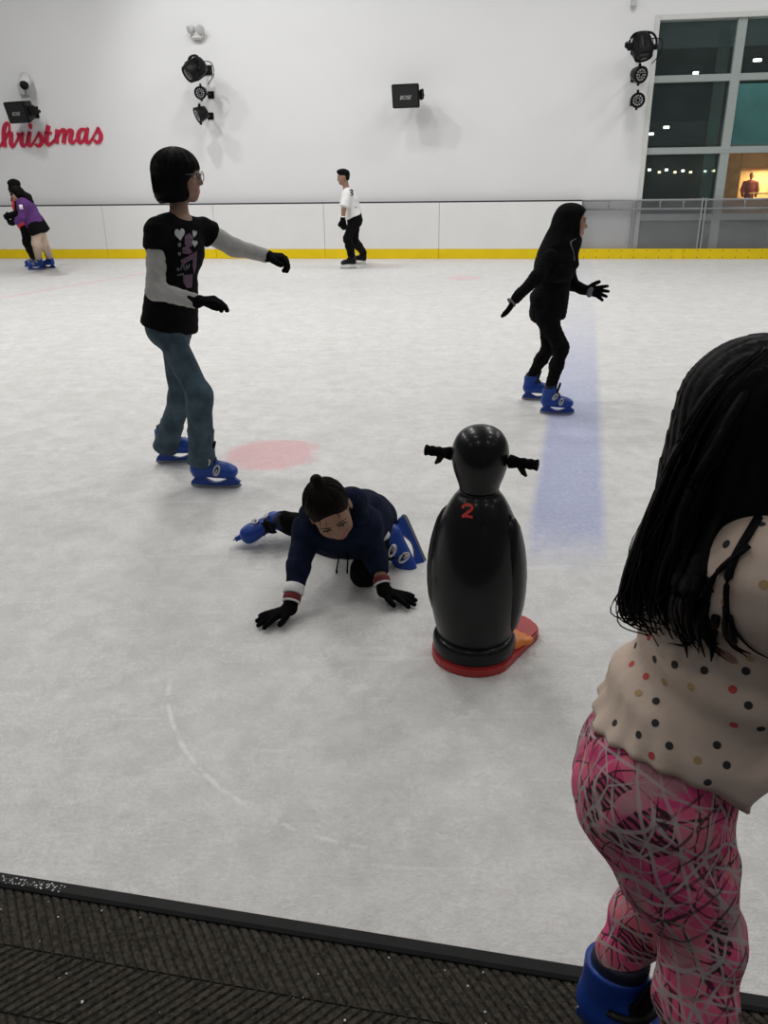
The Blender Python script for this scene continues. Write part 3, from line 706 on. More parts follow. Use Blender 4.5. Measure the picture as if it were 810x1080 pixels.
def par_light(px, py, rpx, d, facing, label):
    u_, z_ = W(px, py, WALL + d); sc = np.linalg.norm(np.array(W(px + 10, py, WALL + d)) - np.array(W(px, py, WALL + d))) / 10
    r = rpx * sc; th = thing('par_light', label, 'stage light', WF(u_, z_, WALL))
    c = WF(u_, z_, WALL + d); f = dirw(*facing); F = frame_of(f)
    v, fs, _ = lathe([(.45 * r, -1.0 * r), (.7 * r, -.95 * r), (.85 * r, -.5 * r), (.98 * r, .25 * r), (1.0 * r, .5 * r), (.92 * r, .52 * r), (.86 * r, .40 * r), (.80 * r, .38 * r)], 24)
    meshobj('can', [(v @ F.T + c, fs, 0)], M['black_plastic'], th)
    pc = []; v, fs, _ = lathe([(.80 * r, .34 * r), (.80 * r, .40 * r)], 20); pc.append((v @ F.T + c, fs, 0))
    for rr_, n_ in ((0, 1), (.3, 6), (.60, 12)):
        for k in range(n_):
            a = k / n_ * 6.283; v, fs, _ = lathe([(.115 * r, .39 * r), (.09 * r, .47 * r)], 8)
            pc.append((((v + V3(rr_ * r * math.cos(a), rr_ * r * math.sin(a), 0)) @ F.T) + c, fs, 1 if n_ == 1 else (0 if n_ == 6 else 2)))
    pc[0] = (pc[0][0], pc[0][1], 1)
    meshobj('led_face', pc, [M['led_face'], M['black_matte'], M['silver']], th)
    pts = [c + V3(0, 0, -1.05 * r), c + V3(0, 0, -.6 * r) - NW * r * .95, c - NW * r * 1.25, c + V3(0, 0, .6 * r) - NW * r * .95, c + V3(0, 0, 1.05 * r)]
    meshobj('yoke', [tube(spline(pts, 5), .07 * r, 6)], M['black_matte'], th)
    for s in (-1, 1):
        meshobj('knob', [tube([c + V3(0, 0, .9 * r * s), c + V3(0, 0, 1.28 * r * s)], [.2 * r, .15 * r], 8)], M['black_matte'], th)
    meshobj('wall_arm', [tube([c - NW * r * 1.2, WF(u_, z_, WALL + .01)], .022, 8), box(WF(u_, z_, WALL + .012), (.12, .024, .12), RW, .004)], M['black_matte'], th, False)
moving_head(205, 73.5, 24, .62, (-.5, .55, -.45), 'black moving head stage light at the top of the left light cluster', -1 * .0)
par_light(212, 97.5, 6.2, .52, (.0, 1, -.25), 'small round par light facing out, middle of the left light cluster', )
par_light(211, 120.5, 7.6, .55, (-.75, .55, -.35), 'round par light turned sideways, lowest of the left light cluster')
moving_head(677.5, 50, 28, .62, (.15, .35, -.9), 'black moving head stage light beside the tall window, top of its cluster', -.95)
par_light(674, 78.5, 8.6, .60, (.5, .85, -.2), 'round par light turned right beside the tall window, above another')
par_light(672, 105.5, 7.8, .46, (.1, 1, -.15), 'round par light facing out beside the tall window, lowest of its cluster')
# --- cameras and a small wall fitting
M['offwhite'] = mat('offwhite_plastic', (.66, .66, .64), .5, var=.03)
M['pale_grey'] = mat('pale_grey_plastic', (.52, .53, .52), .5, var=.05)
def cctv(px, py, s, label):
    u_, z_ = W(px, py, WALL + .25); th = thing('security_camera', label, 'camera', WF(u_, z_, WALL))
    c = WF(u_, z_, WALL + .25); f = dirw(.25, .75, -.6); F = frame_of(f)
    v, fs, _ = lathe([(.075, -.16), (.10, -.14), (.105, .05), (.095, .09), (.085, .09)], 20); meshobj('housing', [(v * s @ F.T + c, fs, 0)], M['offwhite'], th)
    v, fs, _ = lathe([(.08, .06), (.08, .10), (.06, .15), (.03, .165)], 18); meshobj('lens', [(v * s @ F.T + c, fs, 0)], M['black_plastic'], th)
    meshobj('mount', [box(WF(u_ - .16 * s, z_ - .10 * s, WALL + .05), (.18 * s, .10, .20 * s), RW, .01), tube([WF(u_ - .1 * s, z_ - .05 * s, WALL + .08), c - f * .1], .03, 8)], M['pale_grey'], th, False)
cctv(26, 86.5, 1.0, 'white security camera on the wall above the left loudspeaker')
u_, z_ = W(206, 33, WALL + .15)
th = thing('emergency_light', 'small pale twin lamp fitting above the left cluster of stage lights', 'light', WF(u_, z_, WALL))
meshobj('housing', [box(WF(u_, z_ - .05, WALL + .06), (.20, .12, .13), RW, .02)], M['offwhite'], th, False)
for s, mt in ((-1, 'pale_grey'), (1, 'pale_grey')):
    c = WF(u_ + s * .09, z_ + .03, WALL + .15); F = frame_of(dirw(s * .6, .8, -.4))
    v, fs, _ = lathe([(.03, -.09), (.06, -.05), (.07, .03), (.06, .035)], 14); meshobj('lamp', [(v @ F.T + c, fs, 0)], M[mt], th)
u_, z_ = W(669, 2, WALL + .1)
th = thing('wall_fitting', 'tiny pale fitting at the top of the wall above the right stage lights', 'fitting', WF(u_, z_, WALL))
meshobj('housing', [box(WF(u_, z_, WALL + .05), (.09, .1, .14), RW, .02)], M['pale_grey'], th, False)

# ================================================================== PENGUIN SKATING AID
hz = .70
hl, hrr = G(462, 470, hz), G(552, 482, hz)
pxc = (P(502, 690, 2.32)); PY = 2.32
PC = V3(P(499, 700, PY)[0], PY, 0)
side = nrm((hrr - hl) * V3(1, 1, 0)); face = V3(-side[1], side[0], 0)
print('penguin', PC, side, face, 'handles', hl, hrr)
PEN = thing('penguin_skating_aid', 'glossy black penguin skating aid with a red number 2 on its back', 'skating aid', PC)
def pz(y): return 1.5 - PY * math.tan(math.radians(PITCH) + math.atan((y - 540) / FPX))
def pr(hw, y): return hw * (PY * math.cos(math.radians(PITCH)) + (1.5 - pz(y)) * math.sin(math.radians(PITCH))) / FPX
RP = np.stack([side, face, V3(0, 0, 1)], 1)
body_px = [(31.5, 694), (32.5, 684), (36.5, 669), (42, 652), (47, 630), (49.3, 608), (48.8, 590), (46, 570), (41, 550), (33.5, 533), (27, 522), (22.6, 517), (21, 514)]
prof = [(pr(a, y), pz(y) - .012) for a, y in body_px]
zz = [q[1] for q in prof]
head_c = pz(482); 
prof2 = [(0, 0)]
bodyp = [(max(.01, r_ if i else r_), z_) for i, (r_, z_) in enumerate(prof)]
sm = spline([V3(r_, z_, 0) for r_, z_ in bodyp], 5)
pb = meshobj('body', [lathe([(q[0], q[1]) for q in sm], 56, RP, PC)], M['black_gloss'], PEN)
hd_px = [(20.5, 516), (22.5, 509), (26, 500), (29, 490), (30.3, 481), (29.5, 471), (26.5, 462.5), (21, 455.5), (13, 451), (5, 449.2), (.4, 449)]
sm = spline([V3(pr(a, y), pz(y) - (.004), 0) for a, y in hd_px], 5)
ph = meshobj('head', [lathe([(max(.0005, q[0]), q[1]) for q in sm], 48, RP, PC)], M['black_gloss'], PEN)
zt = max(q[1] for q in sm); print('penguin top z', zt)
# base ring
zr0 = .035
rg = pr(42.5, 690)
ringp = [(rg * .6, zr0), (rg * .95, zr0), (rg, zr0 + .012), (rg * 1.01, zr0 + .032), (rg * .985, zr0 + .047), (rg * .92, zr0 + .056), (rg * .84, zr0 + .058), (rg * .6, zr0 + .052)]
meshobj('base_ring', [lathe([(q[0], q[1]) for q in spline([V3(a, b_, 0) for a, b_ in ringp], 4)], 48, RP, PC)], M['black_gloss'], PEN)
# red base plate: round at the back, long rounded tongue in front
def PF(a, b_, z=0.0): return PC + side * a + face * b_ + V3(0, 0, z)
fd = nrm((G(547, 656, .03) - PC) * V3(1, 1, 0)); tip_l = np.linalg.norm((G(551, 649, .03) - PC)[:2]); sd = V3(fd[1], -fd[0], 0)
print('tongue', fd, tip_l)
ol = []
rb_ = rg * 1.03
for k in range(19):
    a = math.pi * (1.0 + k / 18.0); ol.append((rb_ * math.cos(a), rb_ * math.sin(a)))
tw = rb_ * .68; tl = tip_l
for k in range(13):
    a = math.pi * k / 12.0; ol.append((tw * math.cos(a), tl - tw * .8 + tw * .8 * math.sin(a)))
bm = bmesh.new(); vb = [bm.verts.new(tuple(PC + sd * a + fd * b_ + V3(0, 0, .002))) for a, b_ in ol]
f_ = bm.faces.new(vb); ex = bmesh.ops.extrude_face_region(bm, geom=[f_])
for v in [q for q in ex['geom'] if isinstance(q, bmesh.types.BMVert)]: v.co.z = .034
top_e = [e for e in bm.edges if all(v.co.z > .03 for v in e.verts)]
bmesh.ops.bevel(bm, geom=top_e, offset=.006, segments=2, affect='EDGES')
setp(meshobj('base_board', [bm_piece(bm)], M['red_gloss'], PEN, False), 'red rounded base board')
for s in (-1, 1):
    c = PC + sd * s * rb_ * .54 + fd * (rb_ * .72)
    setp(sdf('foot', [E(c + V3(0, 0, .040), V3(.040, .056, .022), np.stack([sd, fd, V3(0, 0, 1)], 1))] + [E(c + sd * q * .030 + fd * .052 + V3(0, 0, .036), V3(.016, .026, .012), np.stack([sd, fd, V3(0, 0, 1)], 1), .012) for q in (-1, 0, 1)], .006, [M['orange_gloss']], PEN), 'orange webbed foot')
# flippers: raised shells that hug the sides of the body
fy = [535, 540, 548, 558, 570, 585, 600, 615, 630, 642, 650, 655]
fwid = [.010, .026, .042, .052, .060, .065, .066, .063, .054, .040, .024, .008]
for s in (-1, 1):
    vs, fs = [], []; nj = 12; bx = [q[1] for q in body_px[::-1]]; bw = [q[0] for q in body_px[::-1]]
    for y, w_ in zip(fy, fwid):
        hw = np.interp(y, bx, bw); r_ = pr(hw, y); z_ = pz(y) - .012
        for j in range(nj + 1):
            e_ = 2 * j / nj - 1; a_ = e_ * w_ / r_
            rr_ = r_ - .004 + .018 * (1 - abs(e_) ** 3.5) * min(1, w_ / .03)
            vs.append(PC + side * s * math.cos(a_) * rr_ + face * (math.sin(a_) * rr_) + V3(0, 0, z_))
    for i in range(len(fy) - 1):
        for j in range(nj): k = i * (nj + 1) + j; fs.append([k, k + 1, k + nj + 2, k + nj + 1])
    rim = [j for j in range(nj + 1)] + [i * (nj + 1) + nj for i in range(1, len(fy))] + [(len(fy) - 1) * (nj + 1) + j for j in range(nj - 1, -1, -1)] + [i * (nj + 1) for i in range(len(fy) - 2, 0, -1)]
    meshobj('flipper', [(np.array(vs), fs + [rim[::-1]], 0)], M['black_gloss'], PEN)
# handles
for s, hp in ((-1, hl), (1, hrr)):
    hc = PC + V3(0, 0, hz - .0) ; r0 = pr(28, 480)
    z_ = hp[2]
    a = PC + side * s * (r0 * .6) + V3(0, 0, z_); e_ = PC + side * s * (r0 + .098) + V3(0, 0, z_)
    ho = meshobj('handle', [tube([a, PC + side * s * (r0 + .02) + V3(0, 0, z_)], .011, 12)], M['black_matte'], PEN)
    g0 = PC + side * s * (r0 + .012) + V3(0, 0, z_)
    seg = []; L = np.linalg.norm(e_ - g0); dS = side * s
    for k in range(9):
        q0_ = k / 8; seg += [g0 + dS * L * q0_]
    rad = [.017 if k % 2 == 0 else .0145 for k in range(9)]; rad[0] = .021; rad[1] = .020; rad[-1] = .018
    meshobj('grip', [tube(seg, rad, 16)], M['black_knit'], ho)
    fi = g0 + dS * L * .38
    meshobj('finger_tab', [tube([fi + V3(0, 0, -.008), fi + dS * .012 + V3(0, 0, -.030), fi + dS * .022 + V3(0, 0, -.040)], [.012, .009, .004], 8)], M['black_matte'], ho)
# beak and pale face on the far side
hcz = pz(482)
sdf('beak', [C(PC + face * pr(26, 482) + V3(0, 0, hcz - .01), PC + face * (pr(26, 482) + .075) + V3(0, 0, hcz - .03), .026, .008)], .005, [M['orange_gloss']], PEN)
M['penguin_white'] = mat('penguin_white_paint', (.7, .7, .68), .3)
sdf('belly', [E(PC + face * pr(22, 590) + V3(0, 0, pz(600)), V3(pr(36, 590), pr(30.5, 590), .24), RP)], .012, [M['penguin_white']], PEN)
sdf('face_patch', [E(PC + face * pr(9, 482) + V3(0, 0, hcz - .005), V3(pr(24.5, 482), pr(23, 482), .062), RP)], .006, [M['penguin_white']], PEN)
bpy.context.view_layer.update()

def bvh_of(*objs):
    vs, fs = [], []
    for o in objs:
        n = len(vs); w = wloc(o.parent) + np.array(o.location) if o.parent else np.array(o.location)
        vs += [tuple(np.array(v.co) + w) for v in o.data.vertices]; fs += [[i + n for i in p.vertices] for p in o.data.polygons]
    return BVHTree.FromPolygons(vs, fs)
def hit(bv, px, py, origin=None):
    o = V3(0, 0, CAM_H); loc, nn, i, d = bv.ray_cast(Vector(o), Vector(nrm(ray(px, py))))
    return (np.array(loc), np.array(nn)) if loc is not None else None
def ribbon(bv, pts, eps=.0015, m=0, n=5):
    q = spline([V3(*p) for p in pts], n); L, H, vs = len(q), [], []
    for i, p in enumerate(q):
        d = nrm((q[min(i + 1, L - 1)] - q[max(i - 1, 0)])[:2]); nn = V3(-d[1], d[0])
        row = []
        for s in (-1, 0, 1):
            h = hit(bv, p[0] + nn[0] * s * p[2] / 2, p[1] + nn[1] * s * p[2] / 2)
            if h is None: return None
            row.append(h)
        H.append(row)
    for off in (-eps, eps):
        for row in H:
            for (l, nn) in row:
                nn = nn if np.dot(nn, V3(0, 0, CAM_H) - l) > 0 else -nn
                vs.append(l + nn * off)
    K = L * 3; fs = []
    for i in range(L - 1):
        for j in (0, 1):
            a = i * 3 + j; fs += [[K + a, K + a + 1, K + a + 4, K + a + 3]]
    rim = [i * 3 for i in range(L)] + [(L - 1) * 3 + 1] + [i * 3 + 2 for i in range(L - 1, -1, -1)] + [1]
    fs += [[rim[i], rim[(i + 1) % len(rim)], K + rim[(i + 1) % len(rim)], K + rim[i]] for i in range(len(rim))]
    return (np.array(vs), fs, m)
def patch(bv, outline, eps=.0015, m=0, rings=4):
    c = np.mean(np.array(outline), 0); n = len(outline); vs = []; fs = []
    pts = [c] + [c + (np.array(p) - c) * (r_ + 1) / rings for r_ in range(rings) for p in outline]
    for p in pts:
        h = hit(bv, p[0], p[1])
        if h is None: return None
        l, nn = h; nn = nn if np.dot(nn, V3(0, 0, CAM_H) - l) > 0 else -nn
        vs.append(l + nn * eps)
    for k in range(n):
        fs.append([0, 1 + k, 1 + (k + 1) % n])
        for r_ in range(rings - 1):
            a = 1 + r_ * n; fs.append([a + k, a + n + k, a + n + (k + 1) % n, a + (k + 1) % n])
    return (np.array(vs), fs, m)
pbv = bvh_of(pb)
dg = [ribbon(pbv, [(487.8, 536.2, 2.2), (489.5, 533.6, 2.8), (493.5, 532.2, 3), (497.2, 533.8, 3), (497.6, 537, 3), (493.5, 540.5, 3), (488.3, 544.4, 2.8)]), ribbon(pbv, [(487.3, 544.6, 2.8), (492, 544.4, 2.8), (498.6, 545.6, 2.6)])]
setp(meshobj('painted_number', [d for d in dg if d], M['red_digit'], PEN, False), 'red painted number 2')
# ================================================================== SKATES
BLUE = dict(shell='blue_plastic', liner='blue_soft', holder='blue_plastic', strap='black_plastic', buckle='silver', tongue='black_cloth')
DARK = dict(shell='black_plastic', liner='black_cloth', holder='white_plastic', strap='black_cloth', buckle='black_plastic', tongue='black_cloth')
_sk = {}
def skate_data(kind, outer):
    """mesh data of one skate, metres, toe +Y, up +Z, blade foot at the origin; outer = +1/-1 side of the buckles"""
    key = (id(kind), outer)
    if key in _sk: return _sk[key]
    def grab(o):
        me = o.data; bpy.data.objects.remove(o); return me
    D = {}
    X = V3(1, 0, 0)
    pr_ = [T((0, -.085, .098), (0, .075, .092), (.041, .036), (.043, .031), X, k=.03), T((0, .06, .092), (0, .095, .090), (.042, .032), (.040, .028), X, k=.03),
           T((0, -.075, .11), (0, -.066, .205), (.044, .050), (.049, .056), X, k=.03), C((0, -.02, .13), (0, .05, .108), .036, .030, .03),
           PL((0, 0, .066), (0, 0, -1), .008), PL((0, -.062, .212), (0, -.15, 1), .004)]
    pr_.append(E((0, -.066, .225), (.039, .046, .05), k=.006, op='-'))
    D['skate'] = grab(sdf('s', pr_, .0045, [M[kind['shell']]], None))
    # cuff band and liner
    D['liner'] = grab(sdf('s', [T((0, -.068, .17), (0, -.058, .232), (.041, .047), (.042, .049), X, k=.01), PL((0, -.06, .236), (0, -.2, 1), .004)], .005, [M[kind['liner']]], None))
    D['tongue'] = grab(sdf('s', [T((0, -.012, .16), (0, .012, .246), (.026, .009), (.030, .008), X, k=.01), T((0, .012, .14), (0, -.012, .17), (.028, .012), (.028, .010), X, k=.01)], .004, [M[kind['tongue']]], None))
    # blade holder: waisted plastic tower with a long lens-shaped opening
    outer_l = [(-.118, .072), (-.105, .060), (-.128, .036), (-.130, .020), (-.06, .016), (.0, .015), (.07, .016), (.126, .020), (.136, .036), (.108, .056), (.112, .070), (.05, .075), (0, .076), (-.06, .076)]
    cen = V3(-.005, .044); inn = []
    hole = [(-.066, .061), (-.044, .048), (-.020, .0345), (0, .030), (.024, .0325), (.052, .044), (.072, .052), (.04, .056), (0, .058), (-.03, .061)]
    bm = bmesh.new()
    def ringv(pts, x): return [bm.verts.new((x, a, b)) for a, b in pts]
    def resample(pts, n):
        p = np.array(pts + [pts[0]]); s = np.r_[0, np.cumsum(np.linalg.norm(np.diff(p, axis=0), axis=1))]
        # by angle about the centre so that both loops pair up
        out = []
        for k in range(n):
            a = 2 * math.pi * k / n; d = V3(math.cos(a), math.sin(a)); best = None
            for i in range(len(pts)):
                p0 = np.array(pts[i]) - cen[:2]; p1 = np.array(pts[(i + 1) % len(pts)]) - cen[:2]
                sx = V3(1, 3.0); p0s = p0 * sx; p1s = p1 * sx
                den = d[0] * (p1s - p0s)[1] - d[1] * (p1s - p0s)[0]
                if abs(den) < 1e-12: continue
                tt = (p0s[0] * (p1s - p0s)[1] - p0s[1] * (p1s - p0s)[0]) / den; uu = (p0s[0] * d[1] - p0s[1] * d[0]) / den
                if tt > 0 and -1e-9 <= uu <= 1 + 1e-9 and (best is None or tt > best): best = tt
            out.append(tuple(cen[:2] + d * best / V3(1, 3.0)))
        return out
    n = 40; oo, hh = resample(outer_l, n), resample(hole, n)
    Ro = [ringv(oo, s * .011) for s in (-1, 1)]; Rh = [ringv(hh, s * .011) for s in (-1, 1)]
    for v in Ro[0] + Ro[1] + Rh[0] + Rh[1]:
        v.co.x *= 1 + max(0, (v.co.z - .055)) * 60
    for k in range(n):
        j = (k + 1) % n
        bm.faces.new([Ro[0][k], Ro[0][j], Rh[0][j], Rh[0][k]]); bm.faces.new([Ro[1][j], Ro[1][k], Rh[1][k], Rh[1][j]])
        bm.faces.new([Ro[0][j], Ro[0][k], Ro[1][k], Ro[1][j]]); bm.faces.new([Rh[0][k], Rh[0][j], Rh[1][j], Rh[1][k]])
    D['blade_holder'] = grab(meshobj('s', [bm_piece(bm)], M[kind['holder']], None, False))
    bl = [(-.134, .024), (-.134, .010), (-.122, .002), (-.09, 0), (.1, 0), (.125, .003), (.138, .012), (.138, .024)]
    D['blade'] = grab(meshobj('s', [prism(bl, -.0025, .0025, lambda a, b, d: (d, a, b))], M['steel'], None, False))
    # straps and ratchet buckles on the outer side
    def over(y, z, ry, rz, x0, ang0, ang1, tilt):
        out = []
        for k in range(11):
            a = math.radians(ang0 + (ang1 - ang0) * k / 10)
            out.append(V3(math.sin(a) * ry * outer, y + tilt * (math.cos(a)), z + math.cos(a) * rz))
        return out
    st = [tube(over(.022, .098, .046, .046, 0, -60, 80, -.008), .007, 8, flat=.4, hint=(0, 1, 0)), tube([p + V3(0, .0, 0) for p in over(-.050, .152, .050, .012, 0, -80, 80, .062)], .007, 8, flat=.45, hint=(0, .6, 1))]
    D['strap'] = grab(meshobj('s', st, M[kind['strap']]))
    def oval(c, ax, nrm_, L, w, r):
        ax = nrm(ax); bx = nrm(np.cross(nrm_, ax)); pts = []
        for k in range(17):
            a = k / 16 * 2 * math.pi; pts.append(np.asarray(c) + ax * L * math.cos(a) + bx * w * math.sin(a))
        return tube(pts, r, 6, caps=False)
    for i, (c, ax, nn) in enumerate((((.047 * outer, .026, .112), (-.25 * outer, .35, 1), (outer, .1, .35)), ((.050 * outer, -.024, .150), (-.1 * outer, .6, .75), (outer, .3, .1)))):
        pieces = [oval(c, ax, nn, .026, .0135, .0055), tube([np.asarray(c) - nrm(ax) * .024, np.asarray(c) + nrm(ax) * .004], .0075, 8, flat=.5)]
        D['buckle%d' % i] = grab(meshobj('s', pieces, M[kind['buckle']]))
    _sk[key] = D; return D
def skate(root, pos, toe, up, size=1.0, kind=BLUE, outer=1):
    D = skate_data(kind, outer)
    y = nrm(toe); z = nrm(np.asarray(up, float) - y * np.dot(up, y)); x = np.cross(y, z)
    o = bpy.data.objects.new('skate', D['skate']); COL.objects.link(o); o.parent = root
    R3 = np.stack([x, y, z], 1)
    o.location = tuple(np.asarray(pos) - wloc(root)); o.rotation_mode = 'QUATERNION'; o.rotation_quaternion = Matrix(R3.tolist()).to_quaternion(); o.scale = (size,) * 3
    for k in ('liner', 'tongue', 'blade_holder', 'blade', 'strap', 'buckle0', 'buckle1'):
        c = bpy.data.objects.new(k.rstrip('01'), D[k]); COL.objects.link(c); c.parent = o
    setp(o, 'blue plastic rental skate' if kind is BLUE else 'black skate with white blade holder')
    return np.asarray(pos) + R3 @ (V3(0, -.063, .205) * size), R3        # where the shin enters

# ================================================================== PEOPLE
def hand(w, d, n, sgn, L, curl=20, spread=1.0, infl=0.0, thumb=1.0):
    """w wrist, d finger direction, n out of the palm, sgn side of the thumb"""
    d = nrm(d); n = nrm(np.asarray(n, float) - d * np.dot(n, d)); t_ = np.cross(d, n) * sgn
    w = np.asarray(w, float)
    pr_ = [T(w - d * .05 * L, w + d * .10 * L, (.135 * L + infl, .10 * L + infl), (.17 * L + infl, .10 * L + infl), t_, k=.02 * L), T(w + d * .10 * L, w + d * .42 * L, (.18 * L + infl, .095 * L + infl), (.215 * L + infl, .085 * L + infl), t_, k=.04 * L)]
    cs = curl if hasattr(curl, '__len__') else [curl] * 4
    for i, (off, ln, ang) in enumerate(((.165, .44, 9), (.055, .50, 2), (-.06, .46, -5), (-.165, .35, -13))):
        a0 = math.radians(ang * spread * 1.4); b0 = w + d * .46 * L + t_ * off * L
        fd_ = nrm(d * math.cos(a0) + t_ * math.sin(a0)); fn = n; p = b0; r_ = .062 * L + infl
        pr_.append(C(w + d * .25 * L + t_ * off * L * .8, b0, r_, r_, .02 * L))
        for s, fr in enumerate((.45, .31, .24)):
            c_ = math.radians(cs[i]); nd = nrm(fd_ * math.cos(c_) + fn * math.sin(c_)); fn = nrm(fn * math.cos(c_) - fd_ * math.sin(c_)); fd_ = nd
            q = p + fd_ * ln * L * fr; r2 = r_ * .90
            pr_.append(C(p, q, r_, r2, .012 * L)); p = q; r_ = r2
    b0 = w + d * .10 * L + t_ * .14 * L; td = nrm(t_ * .75 * thumb + d * .66 + n * (.18 + .6 * (1 - thumb)))
    m_ = b0 + td * .20 * L; pr_.append(C(b0, m_, .085 * L + infl, .07 * L + infl, .05 * L))
    td = nrm(td + d * .35 + n * .1); m2 = m_ + td * .17 * L; pr_.append(C(m_, m2, .066 * L + infl, .06 * L + infl, .015 * L))
    td = nrm(td + d * .25); pr_.append(C(m2, m2 + td * .12 * L, .06 * L + infl, .05 * L + infl, .012 * L))
    return pr_
def headR(f, u):
    f = nrm(f); u = nrm(np.asarray(u, float) - f * np.dot(u, f)); r_ = np.cross(f, u)
    return np.stack([r_, f, u], 1)                       # columns: right, forward, up
def head_prims(c, R, h):
    def p(x, y, z): return np.asarray(c) + R @ (V3(x, y, z) * h)
    def S(v): return np.array(v) * h
    L = [E(p(0, -.07, .13), S((.345, .415, .365)), R, .05 * h), E(p(0, .10, -.10), S((.285, .29, .37)), R, .10 * h), C(p(-.13, .17, -.30), p(.13, .17, -.30), .12 * h, .12 * h, .08 * h), C(p(0, .235, -.405), p(0, .25, -.38), .095 * h, .095 * h, .09 * h)]
    for s in (-1, 1):
        L += [E(p(s * .17, .235, -.13), S((.10, .11, .10)), R, .08 * h)]
    L += [C(p(-.14, .325, .10), p(.14, .325, .10), .055 * h, .055 * h, .06 * h)]
    for s in (-1, 1):
        L += [E(p(s * .135, .405, .01), S((.085, .05, .055)), R, .05 * h, '-'), E(p(s * .135, .315, .012), S((.075, .05, .045)), R, .02 * h)]
    L += [C(p(0, .35, .03), p(0, .43, -.13), .03 * h, .048 * h, .04 * h), C(p(-.045, .385, -.155), p(.045, .385, -.155), .032 * h, .032 * h, .025 * h)]
    L += [C(p(-.085, .345, -.265), p(.085, .345, -.265), .03 * h, .03 * h, .02 * h), C(p(-.06, .345, -.315), p(.06, .345, -.315), .035 * h, .035 * h, .02 * h), C(p(-.10, .39, -.290), p(.10, .39, -.290), .010 * h, .010 * h, .012 * h, '-')]
    for s in (-1, 1):
        L += [E(p(s * .345, -.03, -.04), S((.04, .085, .135)), R, .02 * h), E(p(s * .385, .0, -.03), S((.03, .045, .08)), R, .02 * h, '-')]
    return L
def head_bits(root, c, R, h, lids=.5, vox=None):
    """eyes and eyebrows as separate parts"""
    def p(x, y, z): return np.asarray(c) + R @ (V3(x, y, z) * h)
    for s in (-1, 1):
        bm = bmesh.new(); bmesh.ops.create_uvsphere(bm, u_segments=16, v_segments=10, radius=1)
        v, f, _ = bm_piece(bm)
        mi = []
        for q in f:
            m_ = v[q].mean(0); mi.append(1 if (m_[0] ** 2 + m_[2] ** 2 < .26 and m_[1] > 0) else 0)
        vv = (v * V3(.072, .040, .030 * (1.25 - lids * .5)) * h) @ R.T + p(s * .135, .340, .006)
        meshobj('eye', [(vv, f, mi)], [M['eye_white'], M['iris']], root, recalc=False)
        meshobj('eyelash', [tube(spline([p(s * .060, .365, .012), p(s * .105, .380, .038), p(s * .165, .374, .036), p(s * .215, .335, .008)], 4), [.010 * h] * 13, 6)], M['brow'], root)
        meshobj('eyebrow', [tube(spline([p(s * .055, .382, .098), p(s * .12, .385, .122), p(s * .19, .355, .112), p(s * .235, .315, .085)], 4), [(.016 - .0008 * k) * h for k in range(13)], 6, flat=.7)], M['brow'], root)
def lips_paint(c, R, h):
    def fn(x):
        q = (x - np.asarray(c)) @ R / h
        return (np.abs(q[:, 0]) < .10) & (np.abs(q[:, 2] + .29) < .052) & (q[:, 1] > .33)
    return fn
def torso_prims(J, rp, rc, s, i=0.0, k=.06):
    w = J['pel'] * .52 + J['cst'] * .48; rw = nrm(rp + rc)
    top = J['cst'] * .45 + J['nk'] * .55
    return [T(J['pel'] - (J['cst'] - J['pel']) * .10, J['pel'] + (w - J['pel']) * .4, (.135 * s + i, .105 * s + i), (.140 * s + i, .100 * s + i), rp, k=k * s),
            T(J['pel'], w, (.140 * s + i, .10 * s + i), (.125 * s + i, .09 * s + i), rp, k=k * s),
            T(w, J['cst'], (.125 * s + i, .09 * s + i), (.150 * s + i, .105 * s + i), rw, k=k * s),
            T(J['cst'], top, (.150 * s + i, .105 * s + i), (.125 * s + i, .075 * s + i), rc, k=k * s)]
def arm_prims(J, S_, s, i=0.0, upto=1.0):
    sh, el, wr = J['sh' + S_], J['el' + S_], J['wr' + S_]
    return [C(J['cst'] * .35 + J['nk'] * .65, sh, .052 * s + i, .056 * s + i, .05 * s), C(sh, el, .050 * s + i, .038 * s + i, .03 * s), C(el, wr, .040 * s + i, .027 * s + i, .02 * s)]
def leg_prims(J, S_, s, i=0.0):
    hp, kn, an = J['hp' + S_], J['kn' + S_], J['an' + S_]
    cm = kn + (an - kn) * .3
    return [C(hp, kn, .080 * s + i, .055 * s + i, .05 * s), C(kn, cm, .054 * s + i, .052 * s + i, .03 * s), C(cm, an, .052 * s + i, .036 * s + i, .03 * s)]
def body_mesh(root, J, rp, rc, s, f, u, hh, vox, skin, hands, lids=.5, fine_face=True):
    R = headR(f, u); J['R'] = R
    pr_ = torso_prims(J, rp, rc, s) + [C(J['nk'] - (J['hd'] - J['nk']) * .3, J['hd'] - R[:, 1] * .08 * hh - R[:, 2] * .2 * hh, .054 * s, .050 * s, .03 * s)]
    for S_ in 'RL':
        pr_ += arm_prims(J, S_, s) + leg_prims(J, S_, s)
        h_ = hands[S_]; pr_ += hand(J['wr' + S_], h_['d'], h_['n'], h_['s'], h_['L'], h_.get('curl', 20), h_.get('spread', 1), 0.0, h_.get('thumb', 1.0))
        a = J['an' + S_]; tdir = J['toe' + S_]
        pr_ += [C(a, a + tdir[1] * .055 * s - tdir[0] * .06 * s, .036 * s, .03 * s, .03 * s)]
    pr_ += head_prims(J['hd'], R, hh)
    o = sdf('body', pr_, vox, [M[skin], M['lip']], root, None, [(lips_paint(J['hd'], R, hh), 1)])
    if fine_face: head_bits(root, J['hd'], R, hh, lids)
    return o
